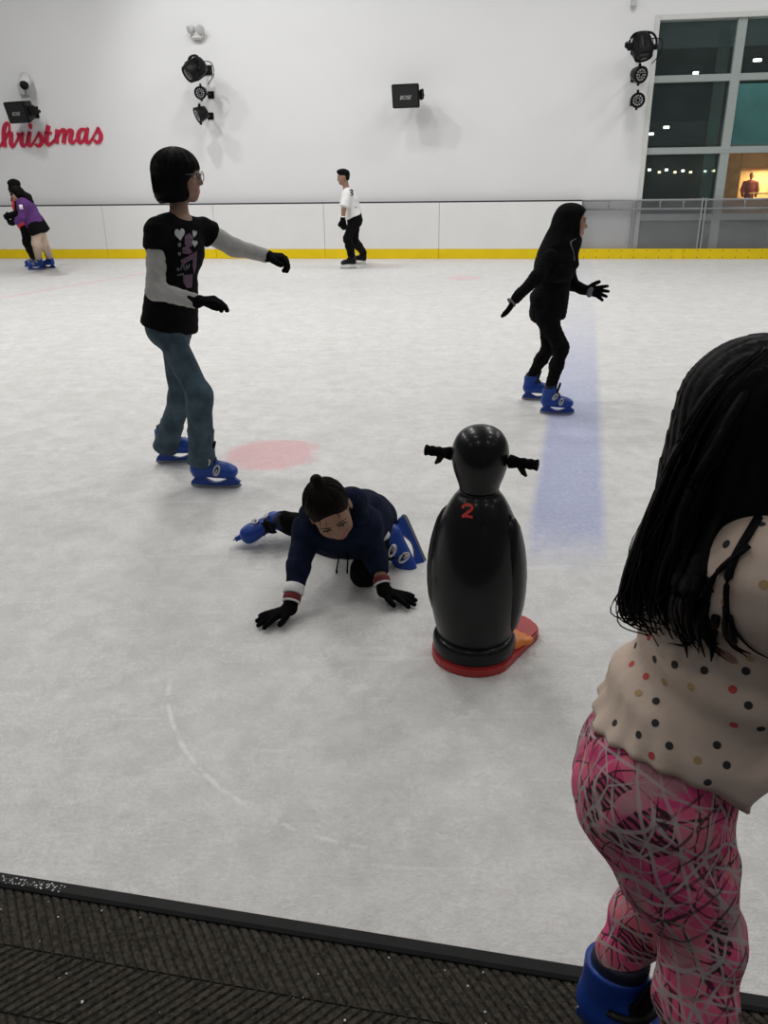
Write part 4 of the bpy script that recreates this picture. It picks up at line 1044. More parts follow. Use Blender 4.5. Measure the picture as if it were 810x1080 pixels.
def glove(root, J, S_, h_, mt='black_knit', infl=.004, vox=.004, cuff=.05, s=1.0):
    wr, el = J['wr' + S_], J['el' + S_]; back = nrm(el - wr)
    pr_ = hand(wr, h_['d'], h_['n'], h_['s'], h_['L'], h_.get('curl', 20), h_.get('spread', 1), infl, h_.get('thumb', 1.0))
    pr_ += [C(wr, wr + back * cuff, .031 * s + infl, .034 * s + infl, .015)]
    pr_.append(PL(wr + back * cuff, back, .003))
    return sdf('glove', pr_, vox, [M[mt]], root)
def band_ring(root, name, J, S_, a, b, r, mt, parent=None):
    wr, el = J['wr' + S_], J['el' + S_]; back = nrm(el - wr)
    F = frame_of(back)
    v, f, _ = lathe([(r * .9, a), (r, a + .002), (r * 1.01, (a + b) / 2), (r, b - .002), (r * .9, b)], 20)
    return meshobj(name, [(v @ F.T + wr, f, 0)], M[mt], parent or root)
def XY(p): return V3(p[0], p[1], 0)
# ------------------------------------------------------------------ girl with the bob haircut
def tall_girl():
    fR, fL = G(228, 514), G(190, 487.5)
    root = thing('person', 'girl with black bob and glasses gliding in black tee and blue jeans', 'person', XY(P(195, 480, 4.05)))
    J = dict(pel=P(178.5, 340, 4.06), cst=P(185.5, 262, 4.05), nk=P(190, 226, 4.07), hd=P(190, 186, 4.08),
             shR=P(166, 241, 3.96), shL=P(211, 241, 4.17), elR=P(164, 306, 3.90), wrR=P(207, 318, 3.80), elL=P(247, 261, 4.28), wrL=P(281, 270, 4.34),
             hpR=P(179, 354, 4.00), hpL=P(184, 354, 4.12), knR=P(210, 416, 3.90), knL=P(191, 419, 4.21))
    J['anR'], RR = skate(root, fR, (1, -.10, 0), (0, 0, 1), .985, BLUE, 1)
    J['anL'], RL = skate(root, fL, (1, .12, 0), (0, 0, 1), .985, BLUE, -1)
    J['toeR'] = (V3(0, 0, 1), RR[:, 1]); J['toeL'] = (V3(0, 0, 1), RL[:, 1])
    rp, rc = nrm((-.40, -.90, 0)), nrm((-.68, -.73, 0)); s = .83; f = (1, -.06, 0.0); u = (0, 0, 1); hh = .225
    H = dict(R=dict(d=(1, -.1, .06), n=(0, .15, -1), s=1, L=.165, curl=[38, 24, 18, 14], spread=.5, thumb=.25), L=dict(d=(.97, .1, -.12), n=(-.1, .2, -1), s=-1, L=.165, curl=[42, 36, 34, 30], spread=.5))
    body_mesh(root, J, rp, rc, s, f, u, hh, .0055, 'skin_dark', H); R = J['R']
    def hp(x, y, z): return J['hd'] + R @ (V3(x, y, z) * hh)
    def S(*a): return np.array(a) * hh
    # hair
    pr_ = [E(hp(0, -.09, .14), S(.46, .50, .42), R, .05 * hh), T(hp(0, -.12, .12), hp(0, -.13, -.30), (.46 * hh, .47 * hh), (.455 * hh, .44 * hh), R[:, 0], k=.06 * hh, cap=.5),
           T(hp(0, -.13, -.3), hp(0, -.10, -.42), (.455 * hh, .44 * hh), (.41 * hh, .40 * hh), R[:, 0], k=.05 * hh, cap=.4),
           E(hp(0, .55, -.32), S(.40, .44, .46), R, .05 * hh, '-'), E(hp(0, .34, -.20), S(.27, .32, .28), R, .04 * hh, '-'),
           E(hp(-.32, .06, -.34), S(.08, .22, .15), R, .06 * hh), E(hp(.30, .04, -.34), S(.07, .20, .15), R, .06 * hh),
           PL(hp(0, -.1, -.50), -R[:, 2] + R[:, 1] * .06, .02 * hh), E(hp(0, .08, -.62), S(.20, .30, .4), R, .03 * hh, '-')]
    rs = np.random.RandomState(4)
    def strands(x, y, z): return (.0006 * np.sin(260 * x + 160 * y + 6 * np.sin(9 * z)) + .0005 * np.sin(350 * y - 290 * x)).astype(np.float32)
    st_ = []
    for k in range(110):
        a = rs.uniform(0, 6.283); fr_ = abs(math.atan2(math.sin(a - 1.5708), math.cos(a - 1.5708)))
        zb_ = -.44 - rs.uniform(0, .05) if fr_ > .95 else .10 - rs.uniform(0, .03)
        ca, sa = math.cos(a), math.sin(a)
        pts_ = [hp(.46 * ca * math.sin(t_) * 1.005, -.09 + .50 * sa * math.sin(t_) * 1.005, .14 + .425 * math.cos(t_)) for t_ in (.12, .4, .7, 1.0, 1.3, 1.57)]
        if zb_ < 0: pts_ += [hp(.462 * ca, -.12 + .472 * sa, -.10), hp(.458 * ca, -.13 + .445 * sa, -.30), hp(.42 * ca, -.11 + .41 * sa, zb_)]
        st_.append(tube(spline(pts_, 3), rs.uniform(.0012, .0024), 5))
    sdf('hair', pr_, .0045, [M['hair']], root, strands, None, st_)
    # spectacles
    gl = []
    for sx in (-1, 1):
        c = hp(sx * .15, .425, -.005)
        gl.append(tube([c + R @ (V3(math.cos(a) * .115, 0, math.sin(a) * .095) * hh) for a in np.linspace(0, 2 * math.pi, 19)], .0021, 6, caps=False))
        gl.append(tube([hp(sx * .265, .415, .03), hp(sx * .345, .23, .035), hp(sx * .38, -.05, .02), hp(sx * .36, -.10, -.05)], .0022, 6))
    gl.append(tube(spline([hp(-.04, .43, .02), hp(0, .44, .035), hp(.04, .43, .02)], 4), .0022, 6))
    meshobj('spectacles', gl, M['lens_glass'], root)
    # grey long sleeves
    pr_ = []
    for S_ in 'RL':
        sh, el, wr = J['sh' + S_], J['el' + S_], J['wr' + S_]
        pr_ = [C(sh, el, .062 * s, .052 * s, .02), C(el, wr, .053 * s, .040 * s, .025), PL(wr + (wr - el) * .03, wr - el, .003), PL(sh + (el - sh) * .05, sh - el, .004)]
        sdf('sleeve', pr_, .0055, [M['grey_sleeve']], root, folds(.0028, 75, 5 + ord(S_)))
    # black tee
    pr_ = torso_prims(J, rp, rc, s, .016)
    lo = J['pel'] - (J['cst'] - J['pel']) * .02
    pr_ += [T(lo - V3(0, 0, .02), J['pel'] + (J['cst'] - J['pel']) * .5, (.196 * s, .134 * s), (.150 * s, .108 * s), nrm(rp + rc * .4), k=.04)]
    for S_ in 'RL':
        sh, el = J['sh' + S_], J['el' + S_]
        pr_ += [C(J['cst'] * .4 + J['nk'] * .6, sh, .058 * s, .066 * s, .04), T(sh, sh + (el - sh) * .30, (.068 * s, .068 * s), (.077 * s, .077 * s), V3(0, 1, 0), k=.02, cap=.35)]
    pr_ += [PL(P(178, 345, 4.06), nrm((-.30, 0, -1)), .004), C(J['nk'] + V3(0, 0, .06), J['nk'] + V3(.016, -.014, .014), .072 * s, .064 * s, .006, '-')]
    for S_ in 'RL': pass
    tee = sdf('t_shirt', pr_, .0055, [M['black_cloth']], root, folds(.0022, 40, 2))
    bv = bvh_of(tee)
    def heart(cx, cy, w, h, a=0):
        o = []
        for k in range(20):
            t_ = k / 20 * 2 * math.pi; x = 16 * math.sin(t_) ** 3 / 17; y = -(13 * math.cos(t_) - 5 * math.cos(2 * t_) - 2 * math.cos(3 * t_) - math.cos(4 * t_)) / 15
            o.append((cx + w * (x * math.cos(a) - y * math.sin(a)), cy + h * (x * math.sin(a) + y * math.cos(a))))
        return o
    pcs = [patch(bv, heart(189.3, 247, 5.8, 7.0, -.12), .0035, 0), patch(bv, heart(204.6, 246.5, 2.6, 4.2, .15), .0035, 0), patch(bv, heart(205, 256.8, 3.0, 4.0, .1), .0035, 0)]
    for o_ in ([(194.5, 249), (199, 246), (203.5, 249.5), (203, 259), (198, 261.5), (194.5, 258)], [(192.2, 261), (198, 259.5), (202.5, 266), (199, 268), (192, 267)], [(190, 274), (199, 269.5), (207.5, 264.5), (207, 271.5), (201, 274), (192, 279.5)],
               [(203, 272), (207, 271), (206.5, 281), (204.5, 290), (202.5, 280)], [(192.5, 290), (203, 289), (202, 303), (197, 304), (193, 298)]):
        pcs.append(patch(bv, o_, .003, 1, 3))
    for c_ in ([(187, 256.5), (190.5, 256), (190.8, 260), (188.3, 261)], [(187.4, 266), (190.4, 265.5), (190.6, 269), (188, 269.5)], [(186.3, 282.5), (188.6, 282.2), (188.9, 285), (186.8, 285.5)]):
        pcs.append(patch(bv, c_, .0035, 2, 2))
    for st in ([(190.5, 284.5, 1.1), (191.5, 280, 1.1), (193.6, 278.6, 1.1), (193.5, 282, 1.1), (195.8, 284.8, 1.1)], [(196, 284, 1.1), (196.5, 279, 1.1), (198, 283, 1.1), (199.6, 278, 1.1)], [(186.8, 290.5, 1.5), (190, 289.5, 1.5), (193.5, 288.6, 1.4)],
               [(195.2, 252, 1), (199, 249.8, 1), (202.5, 252.5, 1)], [(196, 255, 1.2), (197.2, 254.5, 1.2)], [(200, 255, 1.2), (201.2, 255.4, 1.2)]):
        pcs.append(ribbon(bv, st, .004, 2, 3))
    pcs = [q for q in pcs if q]
    setp(meshobj('shirt_print', pcs, [M['print_grey'], M['print_purple'], M['print_dim']], tee, recalc=False), 'faded grey hearts and purple print')
    # jeans
    pr_ = torso_prims(J, rp, rc, s, .008)[:2]
    for S_ in 'RL':
        hp_, kn, an = J['hp' + S_], J['kn' + S_], J['an' + S_]
        up_, fwd = J['toe' + S_]
        hem = an - V3(0, 0, .064 if S_ == 'R' else .112) - fwd * (-.002 if S_ == 'R' else .008)
        pr_ += [C(kn, an - V3(0, 0, .05), .066 * s, .058 * s, .04), C(hp_, kn, .083 * s, .072 * s, .04), C(kn, kn * .45 + hem * .55, .071 * s, .066 * s, .03), T(kn * .45 + hem * .55, hem, (.068 * s, .068 * s), (.090 * s, .078 * s), fwd, k=.03, cap=.15)]
    low = min(J['anR'][2], J['anL'][2])
    pr_ += [PL(P(178, 326, 4.06), (0, 0, 1), .004)]
    sdf('jeans', pr_, .006, [M['jeans']], root, folds(.0030, 38, 11))
    for S_ in 'RL': glove(root, J, S_, H[S_], cuff=.035, infl=.005, s=s)
tall_girl()

# ------------------------------------------------------------------ girl in the black headscarf
def scarf_girl():
    fR, fL = G(587, 436.5), G(567, 421.5)
    root = thing('person', 'girl in black headscarf and black outfit gliding right in blue skates', 'person', XY(P(578, 420, 5.4)))
    J = dict(pel=P(578, 326, 5.4), cst=P(589, 280, 5.4), nk=P(596, 258, 5.4), hd=P(604, 234, 5.4),
             shR=P(580, 272, 5.28), shL=P(598, 272, 5.53), elR=P(566, 293, 5.2), wrR=P(543.5, 315, 5.15), elL=P(603, 300, 5.56), wrL=P(618.5, 306.5, 5.46),
             hpR=P(576, 334, 5.32), hpL=P(578, 334, 5.48), knR=P(592, 367, 5.26), knL=P(579, 366, 5.5))
    J['anR'], RR = skate(root, fR, (1, -.15, 0), (-.10, 0, 1), .84, BLUE, 1)
    J['anL'], RL = skate(root, fL, (1, -.05, 0), (.12, 0, 1), .84, BLUE, -1)
    J['toeR'] = (V3(0, 0, 1), RR[:, 1]); J['toeL'] = (V3(0, 0, 1), RL[:, 1])
    rp, rc = nrm((-.1, -1, 0)), nrm((-.1, -1, 0)); s = .76; f = (1, -.12, -.04); u = (.05, 0, 1); hh = .205
    H = dict(R=dict(d=(-.5, -.1, -.85), n=(-.75, .4, .4), s=1, L=.14, curl=8, spread=.1), L=dict(d=(.96, -.15, -.08), n=(.1, -.9, -.1), s=-1, L=.15, curl=12, spread=1.6))
    body_mesh(root, J, rp, rc, s, f, u, hh, .006, 'skin', H); R = J['R']
    def hp(x, y, z): return J['hd'] + R @ (V3(x, y, z) * hh)
    def S(*a): return np.array(a) * hh
    mid = J['nk']
    Fx = V3(0, 1, 0)
    pr_ = [E(hp(0, -.07, .14), S(.43, .50, .42), R, .05 * hh), E(hp(0, .02, -.08), S(.40, .47, .48), R, .06 * hh), C(hp(0, .08, -.50), J['nk'], .27 * hh, .36 * hh, .07 * hh),
           T(hp(0, -.16, .10), P(583, 270, 5.4), (.42 * hh, .43 * hh), (.62 * hh, .44 * hh), Fx, k=.08 * hh),
           T(P(592, 262, 5.4), P(586, 282, 5.4), (.135, .085), (.185, .120), Fx, k=.06), T(P(579, 262, 5.4), P(569, 284, 5.4), (.10, .03), (.13, .020), Fx, k=.05), T(P(603, 262, 5.4), P(605, 277, 5.4), (.08, .03), (.10, .022), Fx, k=.05),
           E(hp(0, .50, -.06), S(.50, .43, .43), R, .03 * hh, '-'), E(hp(0, .36, -.06), S(.285, .25, .36), R, .03 * hh, '-')]
    sc = sdf('headscarf', pr_, .0055, [M['black_cloth']], root, folds(.0025, 45, 3))
    setp(meshobj('scarf_edge', [tube(spline([hp(.34, .12, -.46), P(602, 256, 5.27), P(605, 266, 5.25), P(606, 275, 5.26)], 5), .005, 6, flat=.5)], M['print_dim'], sc), 'grey trim of the scarf')
    pr_ = torso_prims(J, rp, rc, s, .020)
    d_ = J['pel'] - J['cst']
    pr_ += [T(J['cst'] + d_ * .5, J['pel'] + d_ * .02, (.135 * s, .120 * s), (.155 * s, .145 * s), rp, k=.05), T(J['pel'] + V3(0, 0, .08), P(564, 314, 5.4), (.13 * s, .08 * s), (.13 * s, .03 * s), rp, k=.05)]
    for S_ in 'RL':
        sh, el, wr = J['sh' + S_], J['el' + S_], J['wr' + S_]
        pr_ += [C(J['cst'] * .4 + J['nk'] * .6, sh, .056 * s, .060 * s, .05), C(sh, el, .062 * s, .058 * s, .03), C(el, wr, .058 * s, .042 * s, .02)]
    pr_ += [PL(P(577, 337, 5.4), (.12, 0, -1), .004)]
    sdf('tunic', pr_, .006, [M['black_cloth']], root, folds(.0042, 55, 8))
    pr_ = torso_prims(J, rp, rc, s, .012)[:2]
    for S_ in 'RL':
        hp_, kn, an = J['hp' + S_], J['kn' + S_], J['an' + S_]
        pr_ += [C(hp_, kn, .092 * s, .064 * s, .04), C(kn, kn * .6 + an * .4, .062 * s, .058 * s, .03), C(kn * .6 + an * .4, an, .058 * s, .046 * s, .03)]
    sdf('trousers', pr_, .006, [M['black_cloth']], root, folds(.003, 60, 9))
    for S_ in 'RL':
        g = glove(root, J, S_, H[S_], cuff=.025, infl=.004, s=s)
        setp(band_ring(root, 'glove_trim', J, S_, -.040, -.028, .034, 'print_dim', g), 'grey trim of the glove')
scarf_girl()

# ------------------------------------------------------------------ child crawling on the ice
def crawler():
    root = thing('person', 'child with hair bun crawling on hands and knee on the ice', 'person', XY(G(360, 600)))
    J = dict(pel=P(386, 552, 3.10), cst=P(362, 560, 2.88), nk=P(352, 559, 2.79), hd=P(348, 539, 2.72),
             shR=P(324, 559, 2.80), shL=P(386, 556, 2.86), elR=P(315, 598, 2.70), wrR=P(305, 634, 2.575), elL=P(397, 590, 2.81), wrL=P(405, 617, 2.70),
             hpR=P(366, 556, 3.12), hpL=P(398, 562, 3.06), knR=P(322, 556, 3.28), knL=P(385, 604, 2.84))
    J['anR'], RR = skate(root, G(268, 568) + V3(0, 0, .050), (-.68, -.62, -.18), (.74, -.60, .42), .84, BLUE, 1)
    tl = nrm((.38, -.26, -.88)); ul = nrm((-.80, -.50, -.22))
    J['anL'], RL = skate(root, P(441, 571, 3.06), tl, ul, .97, BLUE, -1)
    for S_, Rk in (('R', RR), ('L', RL)): J['toe' + S_] = (Rk[:, 2], Rk[:, 1])
    rp = nrm((-.95, -.1, 0.0)); rc = nrm((-1, -.05, .0)); s = .70; hh = .220
    f = nrm((.26, -.80, -.50)); u = nrm((-.30, -.42, .86))
    H = dict(R=dict(d=(-.85, -.42, -.13), n=(-.05, -.1, -1), s=1, L=.135, curl=[6, 5, 5, 6], spread=1.7), L=dict(d=(.90, -.36, -.13), n=(.05, -.1, -1), s=-1, L=.135, curl=[6, 5, 5, 6], spread=1.7))
    for S_ in 'RL':
        J['wr' + S_][2] = .040
    H['R']['s'] = 1; H['L']['s'] = -1
    body_mesh(root, J, rp, rc, s, f, u, hh, .0045, 'skin_tan', H, lids=1.2); R = J['R']
    def hp(x, y, z): return J['hd'] + R @ (V3(x, y, z) * hh)
    def S(*a): return np.array(a) * hh
    def strands(x, y, z): return (.0005 * np.sin(260 * x + 30 * np.sin(14 * z)) + .0005 * np.sin(330 * (x - J['hd'][0]) * (1 + 3 * (z - J['hd'][2])))).astype(np.float32)
    pr_ = [E(hp(0, -.10, .16), S(.375, .430, .375), R, .04 * hh), E(hp(0, -.13, -.10), S(.36, .33, .34), R, .06 * hh), E(hp(0, .58, -.10), S(.40, .42, .45), R, .06 * hh, '-'), E(hp(0, .38, -.28), S(.40, .30, .28), R, .06 * hh, '-'),
           C(hp(-.02, -.20, .50), hp(-.03, -.24, .60), .10 * hh, .105 * hh, .04 * hh)]
    st_ = []
    bun = nrm((-.03, -.24, 1.0)); rh = np.random.RandomState(6)
    for k in range(120):       # combed strands running from the hairline up to the bun
        a = rh.uniform(-2.6, 2.6); el = math.radians(rh.uniform(2, 12) if abs(a) < 1.2 else rh.uniform(-45, 5))
        if abs(a) < 1.2: el += math.radians(26)
        d0 = nrm((math.sin(a) * math.cos(el), math.cos(a) * math.cos(el), math.sin(el))); pts_ = []
        for q_ in np.linspace(0, .94, 9):
            w_ = nrm(d0 * (1 - q_) + bun * q_); pts_.append(hp(*(V3(0, -.10, .16) + w_ * V3(.375, .430, .375) * (1.004 + .012 * math.sin(q_ * 3.1)))))
        st_.append(tube(pts_, [rh.uniform(.0009, .0021)] * 9, 5))
    hr_ = sdf('hair', pr_, .0030, [M['hair_brown']], root, None, None, st_)
    meshobj('hair_tie', [tube([hp(-.02 + .105 * math.cos(a), -.205 + .105 * math.sin(a), .505) for a in np.linspace(0, 6.283, 17)], .004, 6, caps=False)], M['black_cloth'], hr_)
    wisps = []
    rs = np.random.RandomState(9)
    for k in range(9):
        a = rs.uniform(-1.3, 1.3); st = hp(.33 * math.sin(a), .30 * math.cos(a) - .06, .30); e_ = hp(.36 * math.sin(a) + rs.uniform(-.04, .04), .37 * math.cos(a), .12 + rs.uniform(-.05, .08))
        wisps.append(tube([st, (st + e_) / 2 + R[:, 1] * .02 * hh, e_], [.0018, .0014, .0006], 5))
    meshobj('hair_wisps', wisps, M['hair_brown'], hr_)
    # hoodie
    def sleeve_cut(S_, q):
        sh, el, wr = J['sh' + S_], J['el' + S_], J['wr' + S_]
        e_ = wr * (1 - q) + el * q
        return [C(J['cst'] * .4 + J['nk'] * .6, sh, .066 * s, .078 * s, .05), C(sh, el, .078 * s, .062 * s, .03), T(el, e_, (.062 * s, .062 * s), (.052 * s, .052 * s), V3(1, 0, 0), k=.02, cap=.2)]
    pr_ = torso_prims(J, rp, rc, s, .022) + [E((J['cst'] + J['pel']) / 2 + V3(0.02, 0, .03), (.135 * s + .02, .17 * s, .10 * s + .02), k=.05)] + sleeve_cut('R', .56) + sleeve_cut('L', .56) + [C(J['cst'] + V3(.01, 0, .05), J['pel'] + V3(.01, 0, .04), .085, .085, .07)]
    # front hem band hanging under the chest
    pr_ += [T(P(335, 566, 2.84), P(378, 570, 2.86), (.060, .045), (.060, .045), V3(0, 0, 1), k=.05)]
    hd_ = sdf('hoodie', pr_, .0052, [M['navy_cloth']], root, folds(.0032, 46, 21))
    hood = [C(hp(-.34, -.30, -.42), hp(.34, -.34, -.42), .22 * hh, .22 * hh, .05), C(hp(.34, -.34, -.42), hp(.46, .02, -.46), .22 * hh, .17 * hh, .05), C(hp(-.34, -.30, -.42), hp(-.40, .02, -.46), .22 * hh, .15 * hh, .05), E(J['cst'] * .55 + J['pel'] * .45 + V3(.035, .0, .105), (.085, .11, .045), k=.06)]
    sdf('hood', hood, .0055, [M['navy_cloth']], hd_, folds(.003, 50, 22))
    for dx in (0, 8):
        a = P(357 + dx, 575, 2.79); e_ = P(357 + dx * .9 + (-2 if not dx else 2), 601, 2.76)
        meshobj('drawstring', [tube(spline([a, (a + e_) / 2 + V3(.004, 0, 0), e_], 4), .0032, 6), tube([e_, e_ + V3(0, 0, -.015)], .0045, 6)], M['black_cloth'], hd_)
    sdf('shirt_tail', [T(P(402, 550, 2.97), P(404, 565, 2.96), (.018, .02), (.026, .022), V3(1, 0, 0), k=.01)], .005, [M['white_cloth']], root, folds(.003, 90, 3))
    # trousers
    pr_ = torso_prims(J, rp, rc, s, .012)[:2]
    for S_ in 'RL':
        hp_, kn, an = J['hp' + S_], J['kn' + S_], J['an' + S_]
        pr_ += [C(hp_, kn, .105 * s, .078 * s, .04), C(kn, kn * .5 + an * .5, .072 * s, .066 * s, .03), C(kn * .5 + an * .5, an + (kn - an) * .1, .066 * s, .066 * s, .03)]
    sdf('trousers', pr_, .0055, [M['black_cloth']], root, folds(.004, 50, 23))
    for S_ in 'RL':
        g = glove(root, J, S_, H[S_], cuff=.045, infl=.0035, s=s, vox=.0036)
        r0 = .031 * s + .0085
        if S_ == 'R': setp(band_ring(root, 'white_cuff', J, S_, .058, .095, r0 + .008, 'white_cloth', g), 'white shirt cuff showing under the sleeve')
        setp(band_ring(root, 'glove_cuff', J, S_, .030, .056, r0 + .003, 'cuff_maroon', g), 'maroon glove cuff')
        setp(band_ring(root, 'cuff_stripe', J, S_, .024, .031, r0 + .004, 'white_cloth', g), 'white stripe of the cuff')
crawler()
# ------------------------------------------------------------------ far skaters
def far_person(root, J, fs, toes, ups, kinds, rp, rc, s, f, u, hh, skin, H, sizes=(1, 1)):
    for S_, o_ in (('R', 1), ('L', -1)):
        i = 'RL'.index(S_)
        J['an' + S_], Rk = skate(root, fs[i], toes[i], ups[i], sizes[i], kinds, o_)
        J['toe' + S_] = (Rk[:, 2], Rk[:, 1])
    body_mesh(root, J, rp, rc, s, f, u, hh, .010, skin, H)
def legs_cloth(root, J, rp, rc, s, name, mt, a=(.098, .075, .068, .056), vox=.010, seed=1, drop=0.0, top=None):
    pr_ = torso_prims(J, rp, rc, s, .014)[:2]
    for S_ in 'RL':
        hp_, kn, an = J['hp' + S_], J['kn' + S_], J['an' + S_]
        pr_ += [C(hp_, kn, a[0] * s, a[1] * s, .04), C(kn, kn * .55 + an * .45, a[1] * s, a[2] * s, .03), C(kn * .55 + an * .45, an - V3(0, 0, drop), a[2] * s, a[3] * s, .03)]
    return sdf(name, pr_, vox, [M[mt]], root, folds(.004, 45, seed))

def boy():
    Y = 14.3
    root = thing('person', 'boy in white tee and black trousers skating along the yellow strip', 'person', XY(P(369, 270, Y)))
    q = lambda x, y, d=0.0: P(x, y, Y + d)
    J = dict(pel=q(374, 231), cst=q(369.5, 211), nk=q(365, 199.5), hd=q(361.8, 187), shR=q(367, 205, .2), shL=q(366, 205, -.2), elR=q(364, 221, .28), elL=q(362.5, 221, -.27), wrR=q(362.5, 233, .25), wrL=q(361.5, 232, -.26),
             hpR=q(374.5, 233, .075), hpL=q(373.5, 233, -.075), knR=q(373, 253, .10), knL=q(366.8, 252, -.10))
    rp = rc = nrm((0, 1, 0)); s = 1.0; f = (-1, -.12, -.12); u = (-.1, 0, 1); hh = .225
    H = dict(R=dict(d=(.1, 0, -1), n=(0, -1, 0), s=1, L=.17, curl=25, spread=.5), L=dict(d=(.05, 0, -1), n=(0, 1, 0), s=-1, L=.17, curl=25, spread=.5))
    far_person(root, J, (G(378.5, 278.5), G(367.5, 283.2)), ((-1, -.1, .12), (-1, -.1, 0)), ((.35, 0, 1), (.1, 0, 1)), DARK, rp, rc, s, f, u, hh, 'skin_dark', H, (1, 1.05))
    R = J['R']
    def hp(x, y, z): return J['hd'] + R @ (V3(x, y, z) * hh)
    rs = np.random.RandomState(2)
    pr_ = [E(hp(0, -.10, .22), np.array((.37, .44, .32)) * hh, R, .03), E(hp(0, .08, .42), np.array((.30, .34, .16)) * hh, R, .03), E(hp(0, -.28, -.02), np.array((.31, .2, .26)) * hh, R, .03)]
    for k in range(26):
        a = rs.uniform(0, 6.28); rr_ = rs.uniform(.1, .3); b_ = hp(rr_ * math.cos(a), rr_ * math.sin(a), .40); pr_.append(C(b_, hp(rr_ * 1.25 * math.cos(a), rr_ * 1.25 * math.sin(a) + .04, .60 - rr_ * .4), .012, .006, .008))
    sdf('hair', pr_, .009, [M['hair']], root)
    pr_ = torso_prims(J, rp, rc, s, .022)
    d_ = J['pel'] - J['cst']
    pr_ += [T(J['cst'] + d_ * .5, J['pel'] + d_ * .05, (.15, .115), (.20, .145), rp, k=.05)]
    for S_ in 'RL':
        sh, el = J['sh' + S_], J['el' + S_]
        pr_ += [C(J['cst'] * .4 + J['nk'] * .6, sh, .07, .078, .04), T(sh, sh + (el - sh) * .78, (.078, .078), (.082, .082), V3(1, 0, 0), k=.03, cap=.3)]
    pr_ += [PL(q(371, 229.5), nrm((.42, 0, -1)), .005)]
    tee = sdf('t_shirt', pr_, .009, [M['white_cloth']], root, folds(.005, 30, 5))
    bv = bvh_of(tee)
    pcs = [ribbon(bv, p, .006) for p in ([(368.6, 201, .9), (370.6, 200.4, 1), (371.6, 202, 1), (370, 203.2, 1), (372, 204.2, 1), (371.8, 205.6, 1), (369.6, 206, .9)], [(374.3, 218.6, .6), (376.2, 218.8, .6)])]
    pcs = [p for p in pcs if p]
    if pcs: setp(meshobj('shirt_number', pcs, M['black_cloth'], tee), 'dark figure on the back of the tee')
    legs_cloth(root, J, rp, rc, s, 'trousers', 'black_cloth', (.094, .076, .072, .060), seed=6)
    for S_ in 'RL':
        g = glove(root, J, S_, H[S_], vox=.008, cuff=.05, infl=.008)
        band_ring(root, 'glove_cuff', J, S_, .045, .062, .043, 'white_cloth', g)
    setp(meshobj('sock_band', [tube([J['anL'] + V3(0, 0, .005), J['anL'] + V3(0, 0, .04)], .068, 14)], M['white_cloth'], root), 'white sock band above the skate')
boy()

def behind_skater():
    Y = 14.45
    root = thing('person', 'skater in black headscarf and red top behind the purple jacket', 'person', XY(P(30, 272, Y)))
    q = lambda x, y, d=0.0: P(x, y, Y + d)
    J = dict(pel=q(28, 237), cst=q(22, 217), nk=q(18, 206.5), hd=q(14.2, 196.5), shR=q(20, 211, .15), shL=q(20, 212, -.15), elR=q(19, 226, .2), elL=q(20, 225, -.2), wrR=q(13, 228, .2), wrL=q(11.5, 227, -.2),
             hpR=q(29, 240, .08), hpL=q(27.5, 240, -.08), knR=q(32, 256, .08), knL=q(28.5, 256, -.08))
    rp = rc = nrm((0, 1, 0)); s = .88; f = (-1, -.2, -.1); u = (-.15, 0, 1); hh = .21
    H = dict(R=dict(d=(-1, 0, -.1), n=(0, -1, 0), s=1, L=.15, curl=18), L=dict(d=(-.9, 0, -.5), n=(0, 1, -.2), s=-1, L=.15, curl=18))
    far_person(root, J, (G(38, 279), G(33.5, 281.5)), ((-1, 0, 0), (-1, -.2, 0)), ((.1, 0, 1), (.1, 0, 1)), BLUE, rp, rc, s, f, u, hh, 'skin', H, (.9, .9))
    R = J['R']
    def hp(x, y, z): return J['hd'] + R @ (V3(x, y, z) * hh)
    S = lambda *a: np.array(a) * hh
    sdf('headscarf', [E(hp(0, -.07, .14), S(.43, .50, .42), R, .05 * hh), E(hp(0, -.02, -.12), S(.42, .48, .50), R, .06 * hh), C(hp(0, -.05, -.4), J['nk'] * .7 + J['cst'] * .3, .08, .12, .05), E(hp(0, .46, .06), S(.26, .30, .22), R, .03 * hh, '-')], .009, [M['black_cloth']], root, folds(.003, 40, 1))
    pr_ = torso_prims(J, rp, rc, s, .028) + [C(J['cst'] * .4 + J['nk'] * .6, J['sh' + S_], .065, .07, .04) for S_ in 'RL']
    pr_ += [T(q(24, 226), q(24.5, 233.5), (.15, .12), (.15, .125), rp, k=.03)]
    sdf('red_top', pr_, .010, [M['red_cloth']], root, folds(.004, 35, 4))
    for S_ in 'RL':
        sdf('sleeve', [C(J['sh' + S_], J['el' + S_], .072, .060, .02), C(J['el' + S_], J['wr' + S_], .060, .046, .02)], .009, [M['black_cloth']], root, folds(.004, 50, 6))
        glove(root, J, S_, H[S_], vox=.008, cuff=.04, infl=.007, s=.9)
    legs_cloth(root, J, rp, rc, s, 'trousers', 'black_cloth', (.10, .08, .076, .066), seed=7)
behind_skater()
